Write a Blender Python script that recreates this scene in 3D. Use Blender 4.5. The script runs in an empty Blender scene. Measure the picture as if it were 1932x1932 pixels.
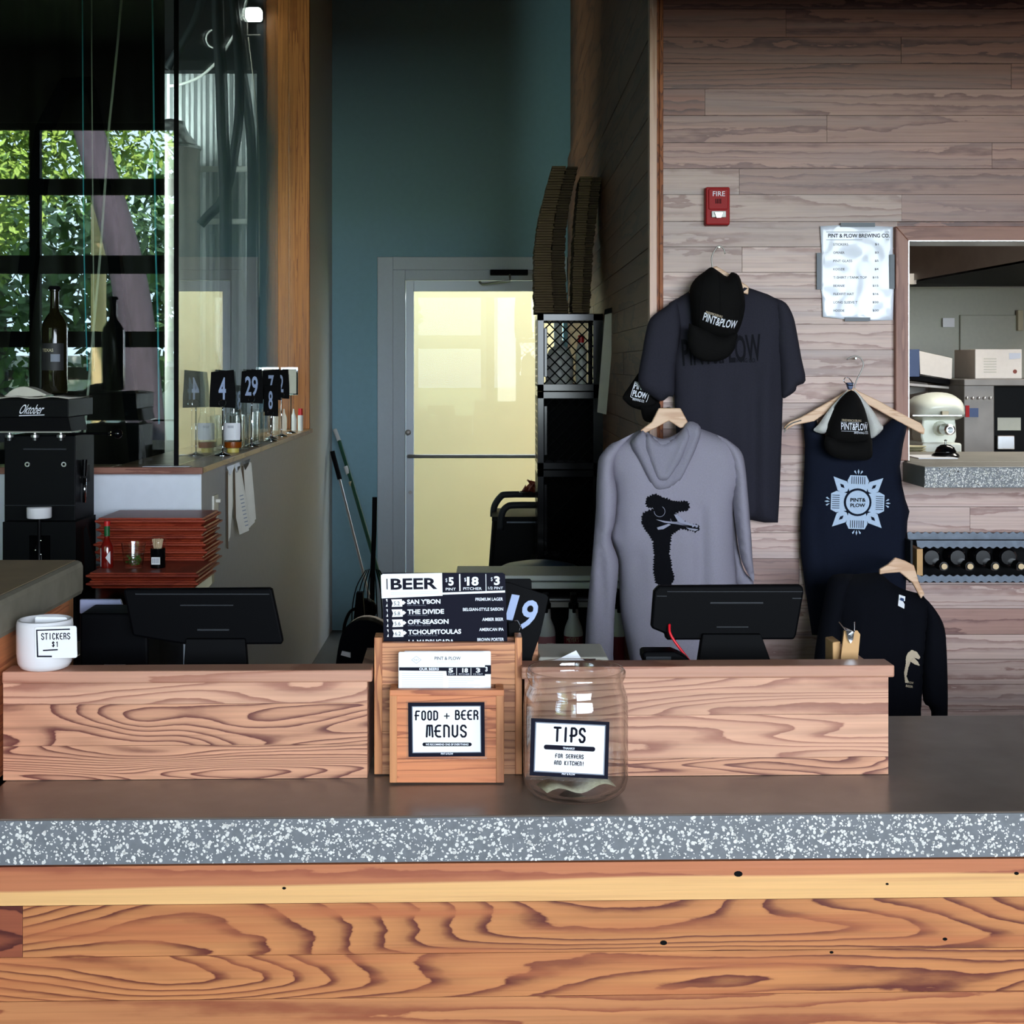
import bpy, bmesh, math, random
import numpy as np
from mathutils import Vector, Matrix, geometry, noise
random.seed(7)
R = math.radians
SC = bpy.context.scene
COL = SC.collection
# ------------------------------------------------------------------ camera
F = 2700.0; PX = 930.0; PY = 690.0; CZ = 1.645        # focal length in px, principal point, eye height
cd = bpy.data.cameras.new('camera'); cam = bpy.data.objects.new('camera', cd); COL.objects.link(cam)
cd.sensor_width = 36; cd.lens = F / 1932 * 36
cd.shift_x = (966 - PX) / 1932; cd.shift_y = -(966 - PY) / 1932
cd.clip_start = .05; cd.clip_end = 200
cam.location = (0, 0, CZ); cam.rotation_euler = (R(90), 0, 0)
SC.camera = cam
# ------------------------------------------------------------------ world and light
w = bpy.data.worlds.new('sky'); SC.world = w; w.use_nodes = True
bg = w.node_tree.nodes['Background']
bg.inputs[0].default_value = (.62, .80, 1, 1); bg.inputs[1].default_value = 10
def light(name, kind, loc, rot, energy, color, **k):
    d = bpy.data.lights.new(name, kind); d.energy = energy; d.color = color
    for a, b in k.items(): setattr(d, a, b)
    o = bpy.data.objects.new(name, d); COL.objects.link(o); o.location = loc; o.rotation_euler = rot
    return o
light('sun', 'SUN', (0, 0, 20), (R(-52), R(14), 0), 48, (1, .93, .8), angle=R(1))
# daylight that enters by the two open garage bays behind the camera
light('daylight_bay_right', 'AREA', (2.12, -3.35, 2.12), (R(90), 0, 0), 390, (.90, .95, 1), shape='RECTANGLE', size=4.1, size_y=2.0)
light('daylight_entrance', 'AREA', (-.65, -3.35, 1.4), (R(90), 0, 0), 14, (.86, .93, 1), shape='RECTANGLE', size=1.1, size_y=2.5)
p_ = light('sky_portal', 'AREA', (-4.4, -3.45, 2.1), (R(90), 0, 0), 1, (1, 1, 1), shape='RECTANGLE', size=4.4, size_y=3.6); p_.data.cycles.is_portal = True
SC.view_settings.view_transform = 'Standard'; SC.view_settings.look = 'None'
SC.view_settings.gamma = 1; SC.view_settings.exposure = -.12; SC.view_settings.use_curve_mapping = False
SC.cycles.use_denoising = True
SC.cycles.max_bounces = 7; SC.cycles.transparent_max_bounces = 14; SC.cycles.caustics_reflective = False; SC.cycles.caustics_refractive = False
SC.cycles.sample_clamp_indirect = 6
# ------------------------------------------------------------------ materials
M = {}
def newmat(name):
    m = bpy.data.materials.new(name); m.use_nodes = True; M[name] = m
    return m, m.node_tree.nodes, m.node_tree.links, m.node_tree.nodes['Principled BSDF']
def srgb(r, g, b):
    f = lambda c: (c / 255 / 12.92) if c / 255 <= .04045 else ((c / 255 + .055) / 1.055) ** 2.4
    return (f(r), f(g), f(b), 1)
def plain(name, c, rough=.5, metal=0, spec=.5, noise_amt=0, nscale=60, bump=0, coat=0, stretch=(1, 1, 1)):
    m, N, L, p = newmat(name)
    p.inputs['Base Color'].default_value = c; p.inputs['Roughness'].default_value = rough; p.inputs['Metallic'].default_value = metal
    p.inputs['Specular IOR Level'].default_value = spec; p.inputs['Coat Weight'].default_value = coat
    if noise_amt or bump:
        tc = N.new('ShaderNodeTexCoord'); mp = N.new('ShaderNodeMapping'); n = N.new('ShaderNodeTexNoise')
        mp.inputs['Scale'].default_value = stretch
        n.inputs['Scale'].default_value = nscale; n.inputs['Detail'].default_value = 4
        L.new(tc.outputs['Object'], mp.inputs[0]); L.new(mp.outputs[0], n.inputs['Vector'])
        if noise_amt:
            mx = N.new('ShaderNodeMix'); mx.data_type = 'RGBA'; mx.inputs[6].default_value = c
            mx.inputs[7].default_value = tuple(min(1, x * (1 + noise_amt)) for x in c[:3]) + (1,)
            r = N.new('ShaderNodeMapRange'); r.inputs[1].default_value = .3; r.inputs[2].default_value = .7
            L.new(n.outputs[0], r.inputs[0]); L.new(r.outputs[0], mx.inputs[0]); L.new(mx.outputs[2], p.inputs['Base Color'])
        if bump:
            b = N.new('ShaderNodeBump'); b.inputs['Strength'].default_value = bump; b.inputs['Distance'].default_value = .002
            L.new(n.outputs[0], b.inputs['Height']); L.new(b.outputs[0], p.inputs['Normal'])
    return m
def emit(name, c, s):
    m, N, L, p = newmat(name); p.inputs['Emission Color'].default_value = c; p.inputs['Emission Strength'].default_value = s
    p.inputs['Base Color'].default_value = c
def wood(name, c1, c2, bands=6, scale=(1.3, 1, 8), fine=.35, rough=.5, axis='x', var=.12, sharp=.8, sap=None, spec=.4, dist=.4, c3=None, kz=0, det=2.5, jit=.55, fibre=.3):
    """flat-sawn board: growth bands are contour lines of a stretched noise, plus fine fibre streaks"""
    m, N, L, p = newmat(name)
    tc = N.new('ShaderNodeTexCoord'); oi = N.new('ShaderNodeObjectInfo')
    rnd = N.new('ShaderNodeMath'); rnd.operation = 'MULTIPLY'; rnd.inputs[1].default_value = 41.7; L.new(oi.outputs['Random'], rnd.inputs[0])
    add = N.new('ShaderNodeVectorMath'); add.operation = 'ADD'; L.new(tc.outputs['Object'], add.inputs[0]); L.new(rnd.outputs[0], add.inputs[1])
    def mapped(s):
        sx, sy, sz = s
        s = {'x': (sx, sy, sz), 'y': (sy, sx, sz), 'z': (sz, sz, sx)}[axis]
        mp = N.new('ShaderNodeMapping'); mp.inputs['Scale'].default_value = s; L.new(add.outputs[0], mp.inputs[0]); return mp
    n = N.new('ShaderNodeTexNoise'); n.inputs['Scale'].default_value = 1; n.inputs['Detail'].default_value = det; n.inputs['Roughness'].default_value = .45; n.inputs['Distortion'].default_value = dist
    L.new(mapped(scale).outputs[0], n.inputs['Vector'])
    mu = N.new('ShaderNodeMath'); mu.operation = 'MULTIPLY'; mu.inputs[1].default_value = bands; L.new(n.outputs[0], mu.inputs[0])
    sx_ = N.new('ShaderNodeSeparateXYZ'); L.new(add.outputs[0], sx_.inputs[0])
    kk = N.new('ShaderNodeMath'); kk.operation = 'MULTIPLY_ADD'; kk.inputs[1].default_value = kz; L.new(sx_.outputs[2], kk.inputs[0]); L.new(mu.outputs[0], kk.inputs[2])
    nj = N.new('ShaderNodeTexNoise'); nj.inputs['Scale'].default_value = 1; nj.inputs['Detail'].default_value = 4; L.new(mapped((13, 9, 55)).outputs[0], nj.inputs['Vector'])
    jt = N.new('ShaderNodeMath'); jt.operation = 'MULTIPLY_ADD'; jt.inputs[1].default_value = jit; L.new(nj.outputs[0], jt.inputs[0]); L.new(kk.outputs[0], jt.inputs[2])
    fr = N.new('ShaderNodeMath'); fr.operation = 'FRACT'; L.new(jt.outputs[0], fr.inputs[0])
    cr = N.new('ShaderNodeValToRGB'); e = cr.color_ramp.elements
    e[0].position = 0; e[0].color = (0, 0, 0, 1); e[1].position = 1; e[1].color = (0, 0, 0, 1)
    for pos, v in ((.3, .06), (sharp - .22, .22), (sharp, .85), (sharp + .1, 1), (sharp + .14, .1)):
        x = e.new(pos); x.color = (v, v, v, 1)
    L.new(fr.outputs[0], cr.inputs[0])
    mx = N.new('ShaderNodeMix'); mx.data_type = 'RGBA'; mx.inputs[6].default_value = c1; mx.inputs[7].default_value = c2
    L.new(cr.outputs[0], mx.inputs[0])
    n2 = N.new('ShaderNodeTexNoise'); n2.inputs['Scale'].default_value = 1; n2.inputs['Detail'].default_value = 3
    L.new(mapped((3, 8, 190)).outputs[0], n2.inputs['Vector'])
    n3 = N.new('ShaderNodeTexNoise'); n3.inputs['Scale'].default_value = 1; n3.inputs['Detail'].default_value = 2
    L.new(mapped((1.6, 2, 26)).outputs[0], n3.inputs['Vector'])
    col = mx.outputs[2]
    if c3 is not None:
        m3 = N.new('ShaderNodeMix'); m3.data_type = 'RGBA'; m3.inputs[7].default_value = c3; L.new(col, m3.inputs[6])
        rr = N.new('ShaderNodeMapRange'); rr.inputs[1].default_value = .48; rr.inputs[2].default_value = .72; L.new(n3.outputs[0], rr.inputs[0]); L.new(rr.outputs[0], m3.inputs[0]); col = m3.outputs[2]
    if sap is not None:      # pale sapwood along the lower edge
        z0, csap = sap
        sp = N.new('ShaderNodeSeparateXYZ'); L.new(tc.outputs['Object'], sp.inputs[0])
        n4 = N.new('ShaderNodeTexNoise'); n4.inputs['Scale'].default_value = 1.6; n4.inputs['Detail'].default_value = 1; L.new(tc.outputs['Object'], n4.inputs['Vector'])
        wob = N.new('ShaderNodeMath'); wob.operation = 'MULTIPLY_ADD'; wob.inputs[1].default_value = .03; L.new(n4.outputs[0], wob.inputs[0]); L.new(sp.outputs[2], wob.inputs[2])
        sl = N.new('ShaderNodeMath'); sl.operation = 'MULTIPLY_ADD'; sl.inputs[1].default_value = -.011; L.new(sp.outputs[0], sl.inputs[0]); L.new(wob.outputs[0], sl.inputs[2])
        rr = N.new('ShaderNodeMapRange'); rr.inputs[1].default_value = z0 + .015; rr.inputs[2].default_value = z0 + .019; rr.inputs[3].default_value = .9; rr.inputs[4].default_value = 0; L.new(sl.outputs[0], rr.inputs[0])
        m4 = N.new('ShaderNodeMix'); m4.data_type = 'RGBA'; m4.inputs[7].default_value = csap; L.new(col, m4.inputs[6]); L.new(rr.outputs[0], m4.inputs[0]); col = m4.outputs[2]
    n5 = N.new('ShaderNodeTexNoise'); n5.inputs['Scale'].default_value = 1; n5.inputs['Detail'].default_value = 5; n5.inputs['Roughness'].default_value = .7; L.new(mapped((1.1, 4, 75)).outputs[0], n5.inputs['Vector'])
    r5 = N.new('ShaderNodeMapRange'); r5.inputs[1].default_value = .55; r5.inputs[2].default_value = .74; r5.inputs[4].default_value = fibre; L.new(n5.outputs[0], r5.inputs[0])
    m5 = N.new('ShaderNodeMix'); m5.data_type = 'RGBA'; m5.inputs[7].default_value = c2; L.new(col, m5.inputs[6]); L.new(r5.outputs[0], m5.inputs[0]); col = m5.outputs[2]
    hs = N.new('ShaderNodeHueSaturation'); L.new(col, hs.inputs['Color'])
    v1 = N.new('ShaderNodeMath'); v1.operation = 'MULTIPLY_ADD'; v1.inputs[1].default_value = fine * 1.6; v1.inputs[2].default_value = 1 - fine * .8; L.new(n2.outputs[0], v1.inputs[0])
    v2 = N.new('ShaderNodeMath'); v2.operation = 'MULTIPLY_ADD'; v2.inputs[1].default_value = 2 * var; v2.inputs[2].default_value = 1 - var; L.new(oi.outputs['Random'], v2.inputs[0])
    v3 = N.new('ShaderNodeMath'); v3.operation = 'MULTIPLY'; L.new(v1.outputs[0], v3.inputs[0]); L.new(v2.outputs[0], v3.inputs[1]); L.new(v3.outputs[0], hs.inputs['Value'])
    L.new(hs.outputs[0], p.inputs['Base Color'])
    p.inputs['Roughness'].default_value = rough; p.inputs['Specular IOR Level'].default_value = spec
    b = N.new('ShaderNodeBump'); b.inputs['Strength'].default_value = .25; b.inputs['Distance'].default_value = .001; L.new(n2.outputs[0], b.inputs['Height']); L.new(b.outputs[0], p.inputs['Normal'])
    return m
def pane(name, tint, ior=1.5, rough=0.0, edge=0):
    """window glass of a thick pane seen from both faces: clear transmission with a fresnel reflection"""
    m, N, L, p = newmat(name); N.remove(p); out = N['Material Output']
    t = N.new('ShaderNodeBsdfTransparent'); t.inputs[0].default_value = tint
    g = N.new('ShaderNodeBsdfGlossy'); g.inputs['Roughness'].default_value = rough; g.inputs[0].default_value = (1, 1, 1, 1)
    geo = N.new('ShaderNodeNewGeometry'); mr = N.new('ShaderNodeMapRange'); mr.inputs[3].default_value = ior; mr.inputs[4].default_value = 1 / ior
    L.new(geo.outputs['Backfacing'], mr.inputs[0])
    f = N.new('ShaderNodeFresnel'); L.new(mr.outputs[0], f.inputs[0])
    if edge:                                                      # thick walls look darker edge-on (longer path in the glass)
        lw = N.new('ShaderNodeLayerWeight'); lw.inputs[0].default_value = .5; cr = N.new('ShaderNodeValToRGB'); e = cr.color_ramp.elements
        e[0].position = .55; e[0].color = tint; e[1].position = 1; e[1].color = tuple(x * edge for x in tint[:3]) + (1,); L.new(lw.outputs['Facing'], cr.inputs[0]); L.new(cr.outputs[0], t.inputs[0])
    mx = N.new('ShaderNodeMixShader'); L.new(f.outputs[0], mx.inputs[0]); L.new(t.outputs[0], mx.inputs[1]); L.new(g.outputs[0], mx.inputs[2]); L.new(mx.outputs[0], out.inputs[0])
def glass(name, c, ior=1.45, rough=0):
    m, N, L, p = newmat(name); p.inputs['Base Color'].default_value = c; p.inputs['Transmission Weight'].default_value = 1; p.inputs['IOR'].default_value = ior; p.inputs['Roughness'].default_value = rough

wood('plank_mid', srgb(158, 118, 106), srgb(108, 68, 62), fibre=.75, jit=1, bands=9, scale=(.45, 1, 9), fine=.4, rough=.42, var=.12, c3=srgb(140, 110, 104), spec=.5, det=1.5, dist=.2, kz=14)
plain('concrete_hatch', srgb(122, 118, 110), .5, noise_amt=.2, nscale=12)
plain('steel_brushed', srgb(112, 108, 104), .5, metal=.5, noise_amt=.25, nscale=14)
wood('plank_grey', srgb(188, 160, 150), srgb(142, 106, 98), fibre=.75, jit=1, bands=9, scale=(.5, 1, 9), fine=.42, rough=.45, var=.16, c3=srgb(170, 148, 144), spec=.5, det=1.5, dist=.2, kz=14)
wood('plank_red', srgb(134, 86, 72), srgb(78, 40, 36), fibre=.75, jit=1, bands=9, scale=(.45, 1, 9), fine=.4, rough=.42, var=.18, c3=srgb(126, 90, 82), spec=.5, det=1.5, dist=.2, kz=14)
wood('plank_passage', srgb(120, 78, 52), srgb(84, 50, 34), bands=5, scale=(.8, 1, 7), fine=.4, rough=.5, axis='y', var=.14)
wood('board_bold', srgb(190, 124, 76), srgb(92, 36, 28), bands=34, scale=(.7, 1, 4.2), fine=.25, rough=.38, var=.03, sharp=.8, det=1.6, dist=.3, kz=30, fibre=.35, c3=srgb(176, 102, 64))
wood('board_dark', srgb(140, 74, 50), srgb(72, 26, 22), bands=10, scale=(1.5, 1, 8), fine=.25, rough=.4, var=.05)
wood('board_straight', srgb(186, 122, 78), srgb(140, 76, 50), bands=9, scale=(.5, 1, 14), fine=.3, rough=.38, var=.05, sharp=.85)
wood('board_sap', srgb(182, 112, 76), srgb(150, 82, 58), bands=6, scale=(.6, 1, 12), fine=.22, rough=.38, var=.02, sap=(0, srgb(226, 176, 116)))
wood('box_wood', srgb(204, 148, 116), srgb(98, 46, 40), bands=32, scale=(1.0, 1, 7), fine=.35, rough=.45, var=.06, sharp=.8, dist=.5, det=2, kz=40, fibre=.5)
wood('box_wood_soft', srgb(204, 154, 126), srgb(150, 98, 80), bands=18, scale=(.8, 1, 8), fine=.32, rough=.45, var=.06, sharp=.82, dist=.3, det=2, kz=50)
wood('cap_wood', srgb(190, 140, 116), srgb(158, 104, 84), bands=6, scale=(.8, 1, 14), fine=.25, rough=.4, var=.06)
wood('cedar', srgb(190, 132, 92), srgb(136, 82, 56), bands=8, scale=(1.5, 1, 26), fine=.35, rough=.5, var=.14)
wood('cedar_warm', srgb(206, 128, 84), srgb(158, 86, 56), bands=7, scale=(1.5, 1, 26), fine=.3, rough=.5, var=.06)
wood('cedar_post', srgb(202, 136, 88), srgb(150, 88, 56), bands=6, scale=(1.5, 1, 26), fine=.3, rough=.5, axis='z', var=.06)
wood('jamb_wood', srgb(176, 110, 56), srgb(128, 72, 34), bands=7, scale=(.6, 1, 30), fine=.3, rough=.4, axis='z', var=.12)
wood('casing_wood', srgb(150, 104, 88), srgb(118, 72, 60), bands=5, scale=(1, 1, 20), fine=.25, rough=.45, axis='z', var=.05)
wood('casing_wood_flat', srgb(150, 104, 88), srgb(118, 72, 60), bands=5, scale=(1, 1, 20), fine=.25, rough=.45, axis='x', var=.05)
wood('trim_pale', srgb(206, 170, 152), srgb(176, 130, 110), bands=5, scale=(.8, 1, 30), fine=.25, rough=.45, axis='z', var=.03)
wood('trim_edge', srgb(150, 84, 44), srgb(84, 38, 18), bands=8, scale=(6, 1, 40), fine=.5, rough=.6, axis='z', var=.03)
wood('sill_wood', srgb(176, 140, 104), srgb(140, 102, 70), bands=6, scale=(1, 1, 12), fine=.25, rough=.3, axis='y', var=.06)
wood('hanger_wood', srgb(222, 184, 152), srgb(198, 152, 118), bands=4, scale=(4, 1, 30), fine=.12, rough=.45, var=.03)
wood('tray_wood', srgb(156, 62, 40), srgb(130, 46, 30), bands=4, scale=(2, 1, 10), fine=.15, rough=.4, var=.14, fibre=.1)
plain('concrete_top', srgb(110, 97, 88), .26, spec=.5, noise_amt=.35, nscale=7, bump=.05)
plain('concrete_edge', srgb(98, 100, 104), .5, noise_amt=.3, nscale=70)
plain('concrete_dark', srgb(118, 112, 98), .6, noise_amt=.3, nscale=25, bump=.1)
plain('concrete_tan', srgb(150, 128, 102), .5, noise_amt=.25, nscale=12)
plain('chips', srgb(236, 232, 226), .45, noise_amt=-.35, nscale=160)
plain('wall_teal', srgb(140, 180, 194), .75, noise_amt=.06, nscale=30, bump=.05)
plain('wall_grey', srgb(186, 184, 180), .6, noise_amt=.06, nscale=30, bump=.04)
plain('wall_white', srgb(222, 228, 238), .7, noise_amt=.04, nscale=30)
plain('wall_dark', srgb(60, 54, 50), .8, noise_amt=.2, nscale=8)
plain('ceiling_dark', srgb(34, 32, 32), .9, noise_amt=.2, nscale=8)
plain('floor_concrete', srgb(96, 92, 88), .5, noise_amt=.2, nscale=5)
plain('door_paint', srgb(196, 208, 218), .45, noise_amt=.04)
plain('door_metal', srgb(214, 224, 234), .4, metal=.1)
plain('alley_cream', srgb(206, 178, 142), .85, noise_amt=.05, nscale=2)
plain('steel', srgb(190, 192, 194), .28, metal=1, noise_amt=.08, nscale=40)
plain('steel_dull', srgb(150, 146, 142), .45, metal=.9, noise_amt=.2, nscale=14)
plain('chrome', srgb(225, 228, 232), .08, metal=1)
plain('black_plastic', srgb(4, 4, 6), .5, spec=.04)
plain('black_satin', srgb(9, 9, 11), .6, spec=.06)
plain('black_paint', srgb(8, 9, 11), .5, spec=.08, noise_amt=.2)
plain('black_gloss', srgb(7, 7, 9), .15, spec=.3)
plain('grey_plastic', srgb(40, 42, 46), .5, spec=.15)
plain('corrugated', srgb(178, 182, 184), .4, metal=.5, noise_amt=.1, nscale=10)
plain('galv', srgb(92, 100, 112), .55, metal=.3, noise_amt=.35, nscale=40)
plain('curtain_dark', srgb(34, 27, 21), .7, noise_amt=.3, nscale=6, stretch=(6, 6, .4))
plain('hose_black', srgb(10, 14, 16), .6, spec=.1)
plain('rope', srgb(206, 200, 186), .8)
plain('cord_cyan', srgb(80, 190, 210), .5)
plain('pipe_and_glint_white', srgb(225, 228, 224), .5)
plain('paper', srgb(238, 238, 242), .6)
plain('paper_gloss', srgb(222, 226, 240), .3, coat=.2)
plain('paper_aged', srgb(190, 186, 174), .8, noise_amt=.1, nscale=20)
plain('ink', srgb(14, 14, 30), .6, spec=.1)
plain('ink_grey', srgb(120, 126, 140), .6)
plain('ink_faint', srgb(196, 200, 212), .6)
plain('print_white', srgb(232, 234, 244), .5)
plain('print_blue', srgb(156, 172, 208), .5)
plain('tape', srgb(92, 98, 108), .5)
plain('tee_cloth', srgb(42, 41, 50), .95, spec=.1, noise_amt=.2, nscale=300, bump=.15)
plain('tee_print', srgb(18, 18, 24), .8, spec=.1)
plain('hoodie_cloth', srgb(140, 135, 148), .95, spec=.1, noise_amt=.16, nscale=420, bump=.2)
plain('hoodie_shaded', srgb(132, 128, 141), .95, spec=.1, noise_amt=.16, nscale=420, bump=.2)  # darker copy of the hoodie cloth, fold shade put into its colour
plain('tank_cloth', srgb(18, 22, 35), .95, spec=.1, noise_amt=.3, nscale=300, bump=.15)
plain('black_cloth', srgb(11, 12, 18), .95, spec=.08, noise_amt=.2, nscale=300, bump=.15)
plain('cap_cloth', srgb(14, 13, 13), .9, spec=.1, noise_amt=.3, nscale=260, bump=.2)
plain('cap_mesh_white', srgb(206, 204, 200), .8, noise_amt=-.15, nscale=500, bump=.4)
plain('bird_ink', srgb(14, 14, 18), .9, spec=.05, noise_amt=.3, nscale=160)
plain('bird_light', srgb(150, 150, 168), .9, spec=.05)
plain('bird_tan', srgb(200, 182, 158), .9, spec=.05)
plain('emblem', srgb(176, 192, 214), .9, spec=.05, noise_amt=.1, nscale=200)
plain('red_alarm', srgb(150, 8, 14), .5, spec=.2)
plain('red_cable', srgb(214, 24, 40), .45)
plain('ceramic', srgb(232, 230, 232), .12, coat=.3)
plain('kitchen_wall', srgb(172, 172, 158), .5, noise_amt=.06)
plain('mixer_white', srgb(226, 230, 216), .3, coat=.3)
plain('white_box', srgb(220, 212, 204), .7, noise_amt=.05)
plain('blue_dark', srgb(40, 62, 104), .5)
plain('blue_barrel', srgb(88, 112, 140), .4)
plain('label_pink', srgb(186, 120, 128), .5)
plain('label_red', srgb(130, 24, 44), .5)
plain('bottle_white', srgb(214, 214, 212), .4)
plain('cardboard', srgb(98, 80, 58), .9, noise_amt=.35, nscale=26, stretch=(1, 1, 8))
plain('cardboard_dark', srgb(72, 58, 42), .9, noise_amt=.35, nscale=26)
plain('kraft', srgb(196, 152, 102), .7, noise_amt=.06)
plain('cork', srgb(216, 188, 150), .8)
plain('green_pole', srgb(22, 74, 52), .4)
plain('dollar', srgb(186, 178, 150), .8, noise_amt=-.35, nscale=120)
plain('herb', srgb(52, 104, 34), .6, noise_amt=.5, nscale=80)
plain('honey', srgb(150, 74, 16), .3)
plain('yellow_lid', srgb(206, 190, 96), .5)
plain('sauce_red', srgb(120, 20, 14), .15, coat=.5)
plain('cap_red', srgb(196, 24, 28), .4)
plain('cap_green', srgb(20, 92, 46), .4)
plain('toothpick', srgb(224, 196, 160), .8)
plain('onion', srgb(110, 46, 30), .6, noise_amt=.8, nscale=40)
plain('cream_board', srgb(196, 190, 156), .6)
plain('switch_ivory', srgb(214, 212, 200), .4)
plain('bark', srgb(54, 47, 56), .95, noise_amt=.6, nscale=14, bump=1, stretch=(1, 1, .2))
plain('leaf', srgb(128, 152, 70), .6, noise_amt=.7, nscale=3)
plain('leaf_dark', srgb(70, 100, 58), .6, noise_amt=.6, nscale=3)
plain('grass', srgb(96, 116, 62), .9, noise_amt=.5, nscale=3)
plain('lavender', srgb(150, 156, 186), .3, metal=.3)
plain('dark_bottle', srgb(22, 20, 8), .07, spec=.4)
plain('label_dark', srgb(28, 28, 30), .6)
plain('label_silver', srgb(190, 180, 150), .5)
emit('flood', (1, 1, .95, 1), 30)
pane('window_glass', (.86, .93, .91, 1), ior=1.8)
pane('door_glass', (.95, .93, .89, 1), ior=1.2)
pane('clear_glass', (.97, .98, .98, 1), ior=1.35)
pane('jar_glass', (.975, .98, .98, 1), 1.62, edge=.4)
pane('tumbler', (.95, .96, .95, 1), 1.5, edge=.5)

# ------------------------------------------------------------------ mesh helpers
TH = R(1.4); CT, ST = math.cos(TH), math.sin(TH); Y0 = 2.305      # the bar counter stands turned by 1.4 degrees
def Pw(px, py, D): return Vector(((px - PX) / F * D, D, CZ - (py - PY) / F * D))
def Pc(px, py, v):
    rx = (px - PX) / F
    y = (v + Y0 * CT) / (CT - rx * ST); x = rx * y
    return Vector((x * CT + (y - Y0) * ST, v, CZ - (py - PY) / F * y))
class Frame:
    def __init__(s, rot): s.rot = rot
    def loc(s, p):
        return Vector((p[0] * CT - p[1] * ST, Y0 + p[0] * ST + p[1] * CT, p[2])) if s.rot else Vector(p)
    def at(s, px, py, d): return Pc(px, py, d) if s.rot else Pw(px, py, d)
WF = Frame(False); CF = Frame(True)
ORG = {}
class MB:
    def __init__(s): s.v = []; s.f = []
    def add(s, vs, fs):
        b = len(s.v); s.v += [Vector(x) for x in vs]; s.f += [tuple(b + i for i in f) for f in fs]; return s
    def box(s, x0, x1, y0, y1, z0, z1):
        return s.add([(x0, y0, z0), (x1, y0, z0), (x1, y1, z0), (x0, y1, z0), (x0, y0, z1), (x1, y0, z1), (x1, y1, z1), (x0, y1, z1)],
                     [(0, 3, 2, 1), (4, 5, 6, 7), (0, 1, 5, 4), (1, 2, 6, 5), (2, 3, 7, 6), (3, 0, 4, 7)])
    def prism(s, poly, d0, d1, frame=WF, inset=1.0):
        """outline in px, front at depth d0, back face the same outline pushed to d1"""
        fr = [frame.at(x, y, d0) for x, y in poly]; n = len(fr)
        c = sum(fr, Vector()) / n
        bk = [Vector((c.x + (p.x - c.x) * inset, d1, c.z + (p.z - c.z) * inset)) for p in fr]
        a = sum(fr[i].x * fr[(i + 1) % n].z - fr[(i + 1) % n].x * fr[i].z for i in range(n))
        o = list(range(n))
        fs = [tuple(o), tuple(reversed([n + i for i in o]))] + [(i, n + i, n + (i + 1) % n, (i + 1) % n) for i in o]
        if a < 0: fs = [tuple(reversed(f)) for f in fs]
        return s.add(fr + bk, fs)
    def rect(s, x0, y0, x1, y1, d0, d1, frame=WF):
        return s.prism([(x0, y1), (x1, y1), (x1, y0), (x0, y0)], d0, d1, frame)
    def lathe(s, prof, c=(0, 0, 0), n=24, a0=0, a1=2 * math.pi):
        full = abs(a1 - a0 - 2 * math.pi) < 1e-6; m = n if full else n + 1; vs = []; fs = []
        for r, z in prof:
            for k in range(m):
                t = a0 + (a1 - a0) * k / n; vs.append((c[0] + r * math.cos(t), c[1] + r * math.sin(t), c[2] + z))
        for i in range(len(prof) - 1):
            for k in range(n):
                k2 = (k + 1) % m; fs.append((i * m + k, i * m + k2, (i + 1) * m + k2, (i + 1) * m + k))
        if full:
            if prof[0][0] > 1e-5: fs.append(tuple(reversed(range(m))))
            if prof[-1][0] > 1e-5: fs.append(tuple((len(prof) - 1) * m + k for k in range(m)))
        return s.add(vs, fs)
    def tube(s, pts, r, n=8, cap=True):
        pts = [Vector(p) for p in pts]; rs = r if isinstance(r, (list, tuple)) else [r] * len(pts); vs = []; fs = []; up = None
        for i, p in enumerate(pts):
            t = (pts[min(i + 1, len(pts) - 1)] - pts[max(i - 1, 0)]).normalized()
            if up is None: up = t.orthogonal().normalized()
            up = (up - t * up.dot(t)); up = up.normalized() if up.length > 1e-6 else t.orthogonal().normalized()
            sd = t.cross(up)
            for k in range(n):
                a = 2 * math.pi * k / n; vs.append(p + (up * math.cos(a) + sd * math.sin(a)) * rs[i])
        for i in range(len(pts) - 1):
            for k in range(n): fs.append((i * n + k, i * n + (k + 1) % n, (i + 1) * n + (k + 1) % n, (i + 1) * n + k))
        if cap: fs += [tuple(reversed(range(n))), tuple((len(pts) - 1) * n + k for k in range(n))]
        return s.add(vs, fs)
    def ball(s, c, r, n=12, sx=1, sy=1, sz=1):
        m = MB().lathe([(max(1e-6, math.sin(math.pi * i / 8)), -math.cos(math.pi * i / 8)) for i in range(9)], n=n)
        return s.add([(c[0] + v.x * r * sx, c[1] + v.y * r * sy, c[2] + v.z * r * sz) for v in m.v], m.f)
    def xf(s, mat, start=0):
        for i in range(start, len(s.v)): s.v[i] = mat @ s.v[i]
        return s
    def mid(s):
        a = [min(v[i] for v in s.v) for i in range(3)]; b = [max(v[i] for v in s.v) for i in range(3)]
        return Vector(((a[0] + b[0]) / 2, (a[1] + b[1]) / 2, a[2]))
def spline(pts, k=6):
    pts = [Vector(p) for p in pts]; out = []
    for i in range(len(pts) - 1):
        p0 = pts[max(i - 1, 0)]; p1 = pts[i]; p2 = pts[i + 1]; p3 = pts[min(i + 2, len(pts) - 1)]
        for j in range(k):
            t = j / k; out.append(.5 * ((2 * p1) + (p2 - p0) * t + (2 * p0 - 5 * p1 + 4 * p2 - p3) * t * t + (3 * p1 - p0 - 3 * p2 + p3) * t ** 3))
    return out + [pts[-1]]
def spline2(pts, k=5, closed=False):
    P3 = [Vector((x, y, 0)) for x, y in pts]
    if closed: P3 = P3 + [P3[0]]
    o = [(v.x, v.y) for v in spline(P3, k)]
    return o[:-1] if closed else o
def org_of(o):
    while o.parent is not None and o.name not in ORG: o = o.parent
    return ORG.get(o.name, Vector())
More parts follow.
